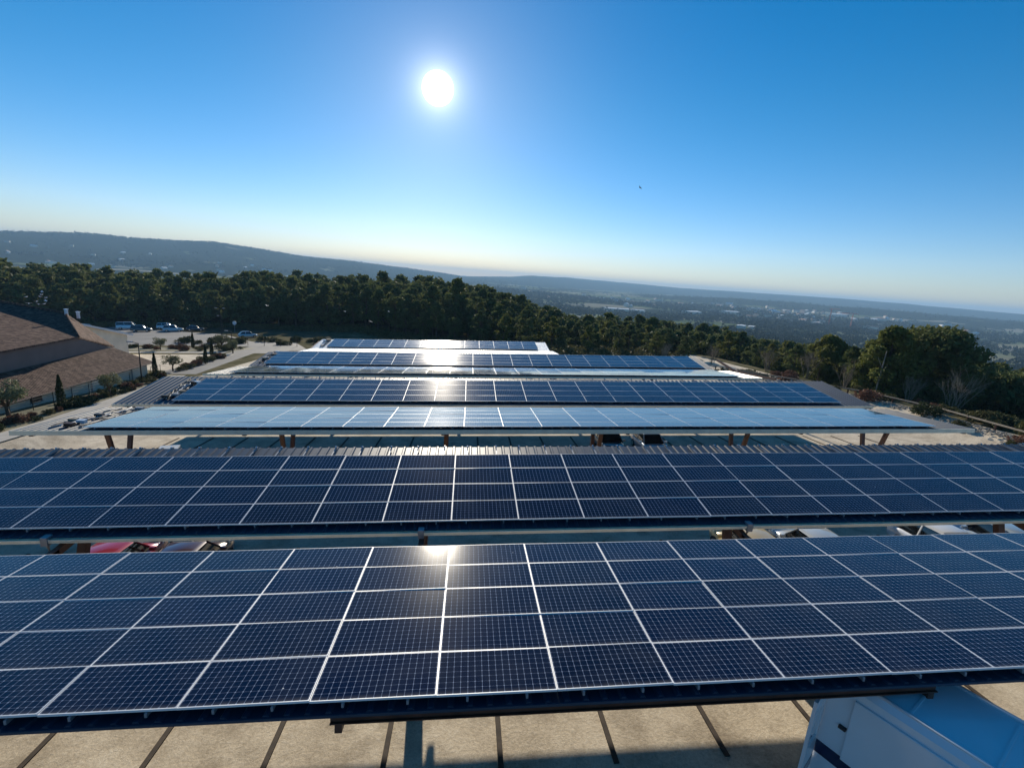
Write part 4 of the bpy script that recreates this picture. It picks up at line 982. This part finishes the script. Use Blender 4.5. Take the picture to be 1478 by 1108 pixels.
house('warehouse', 29.3, 2250, 60, 42, 12, .1, 'roof_white', 'white hall in the valley, brightest near the town', 'warehouse', None, .06)
house('warehouse', 30.6, 1290, 34, 18, 7, .9, 'roof_white', 'pale hall beside the road low in the valley', 'warehouse', None, .06)
house('warehouse', 31.6, 1330, 30, 14, 6, .9, 'roof_white', 'second pale hall beside the road, lower in the valley', 'warehouse', None, .06)
house('warehouse', 34.6, 2700, 60, 30, 10, .2, 'roof_white', 'pale industrial hall at the left of the town', 'warehouse', None, .06)
house('warehouse', 38.9, 2950, 90, 40, 12, .1, 'roof_white', 'long pale hall behind the tower cranes', 'warehouse', None, .06)
house('warehouse', 37.3, 2000, 45, 22, 9, .4, 'roof_white', 'pale hall in front of the tower cranes', 'warehouse', None, .06)
rt_ = random.Random(31)
for i in range(125):
    az = rt_.gauss(36, 5.5) if i < 100 else rt_.uniform(6, 30); d = rt_.uniform(2000, 3500); w = rt_.uniform(16, 46)
    house('town_house', az, d, w, rt_.uniform(10, 18), rt_.uniform(5, 11), rt_.uniform(0, 3), rt_.choice(['roof_far', 'roof_far', 'roof_white']), 'tiny pale house of the hazy town in the valley at the right', 'house', 'houses of the valley town')
for i in range(26):
    az = rt_.uniform(-41, -18); d = rt_.uniform(2300, 3300); house('farmhouse', az, d, rt_.uniform(12, 26), 12, 6, rt_.uniform(0, 3), rt_.choice(['roof_far', 'roof_white']), 'tiny pale farmhouse on the hazy plain at the left', 'house', 'farmhouses on the left plain')
def crane(az, d, H, label, rot):
    x, y = d * math.sin(R(az)), d * math.cos(R(az)); root = empty('tower_crane', (x, y, float(T(x, y))), rot); tag(root, label, 'crane')
    red = simple('crane_red_paint', (.55, .13, .06), .6)
    def lattice(name, a, b, w, n):
        a = Vector(a); b = Vector(b); mb = MB(); dd = (b - a).normalized(); u = dd.cross(Vector((0, 1, 0))).normalized() * w / 2; v = Vector((0, 1, 0)) * w / 2
        cs = [u + v, u - v, -u - v, -u + v]
        for c in cs: mb.beam(a + c, b + c, w * .22, w * .22, 0, (0, 1, 0))
        for i in range(n):
            p = a.lerp(b, i / n); q = a.lerp(b, (i + 1) / n)
            for k in range(4): mb.beam(p + cs[k], q + cs[(k + 1) % 4], w * .13, w * .13, 0, (0, 1, .1))
        mb.build(name, red, root)
    lattice('mast', (0, 0, 0), (0, 0, H), 2.6, 14); lattice('jib', (0, 0, H), (H * .95, 0, H), 2.0, 14); lattice('counter_jib', (0, 0, H), (-H * .3, 0, H), 2.0, 5)
    mb = MB(); mb.box(-H * .3 - 1, -H * .3 + 3, -1.5, 1.5, H - 4, H - .5); mb.build('counterweight', M['concrete'], root)
    mb = MB(); mb.box(.5, 3, -1.4, 1.4, H - 3.5, H - 1); mb.build('cab', M['white'], root)
crane(38.4, 2150, 58, 'left and taller of the two orange red tower cranes in the town', .4)
crane(40.2, 1950, 50, 'right and lower of the two orange red tower cranes in the town', 2.6)

# ---------------------------------------------------------------- air
def haze():
    mb = MB(); mb.box(-15000, 15000, -15000, 15000, -125, 118); k = bpy.data.materials.new('pale_air'); k.use_nodes = True; t = k.node_tree; t.nodes.clear()
    pv_ = t.nodes.new('ShaderNodeVolumePrincipled'); pv_.inputs['Color'].default_value = (.42, .70, 1, 1); pv_.inputs['Density'].default_value = 1.35e-4; pv_.inputs['Anisotropy'].default_value = .1
    out = t.nodes.new('ShaderNodeOutputMaterial'); t.links.new(pv_.outputs[0], out.inputs['Volume'])
    tag(mb.build('haze', k), 'thin blue haze over the valley', 'haze', None, 'stuff')
haze()
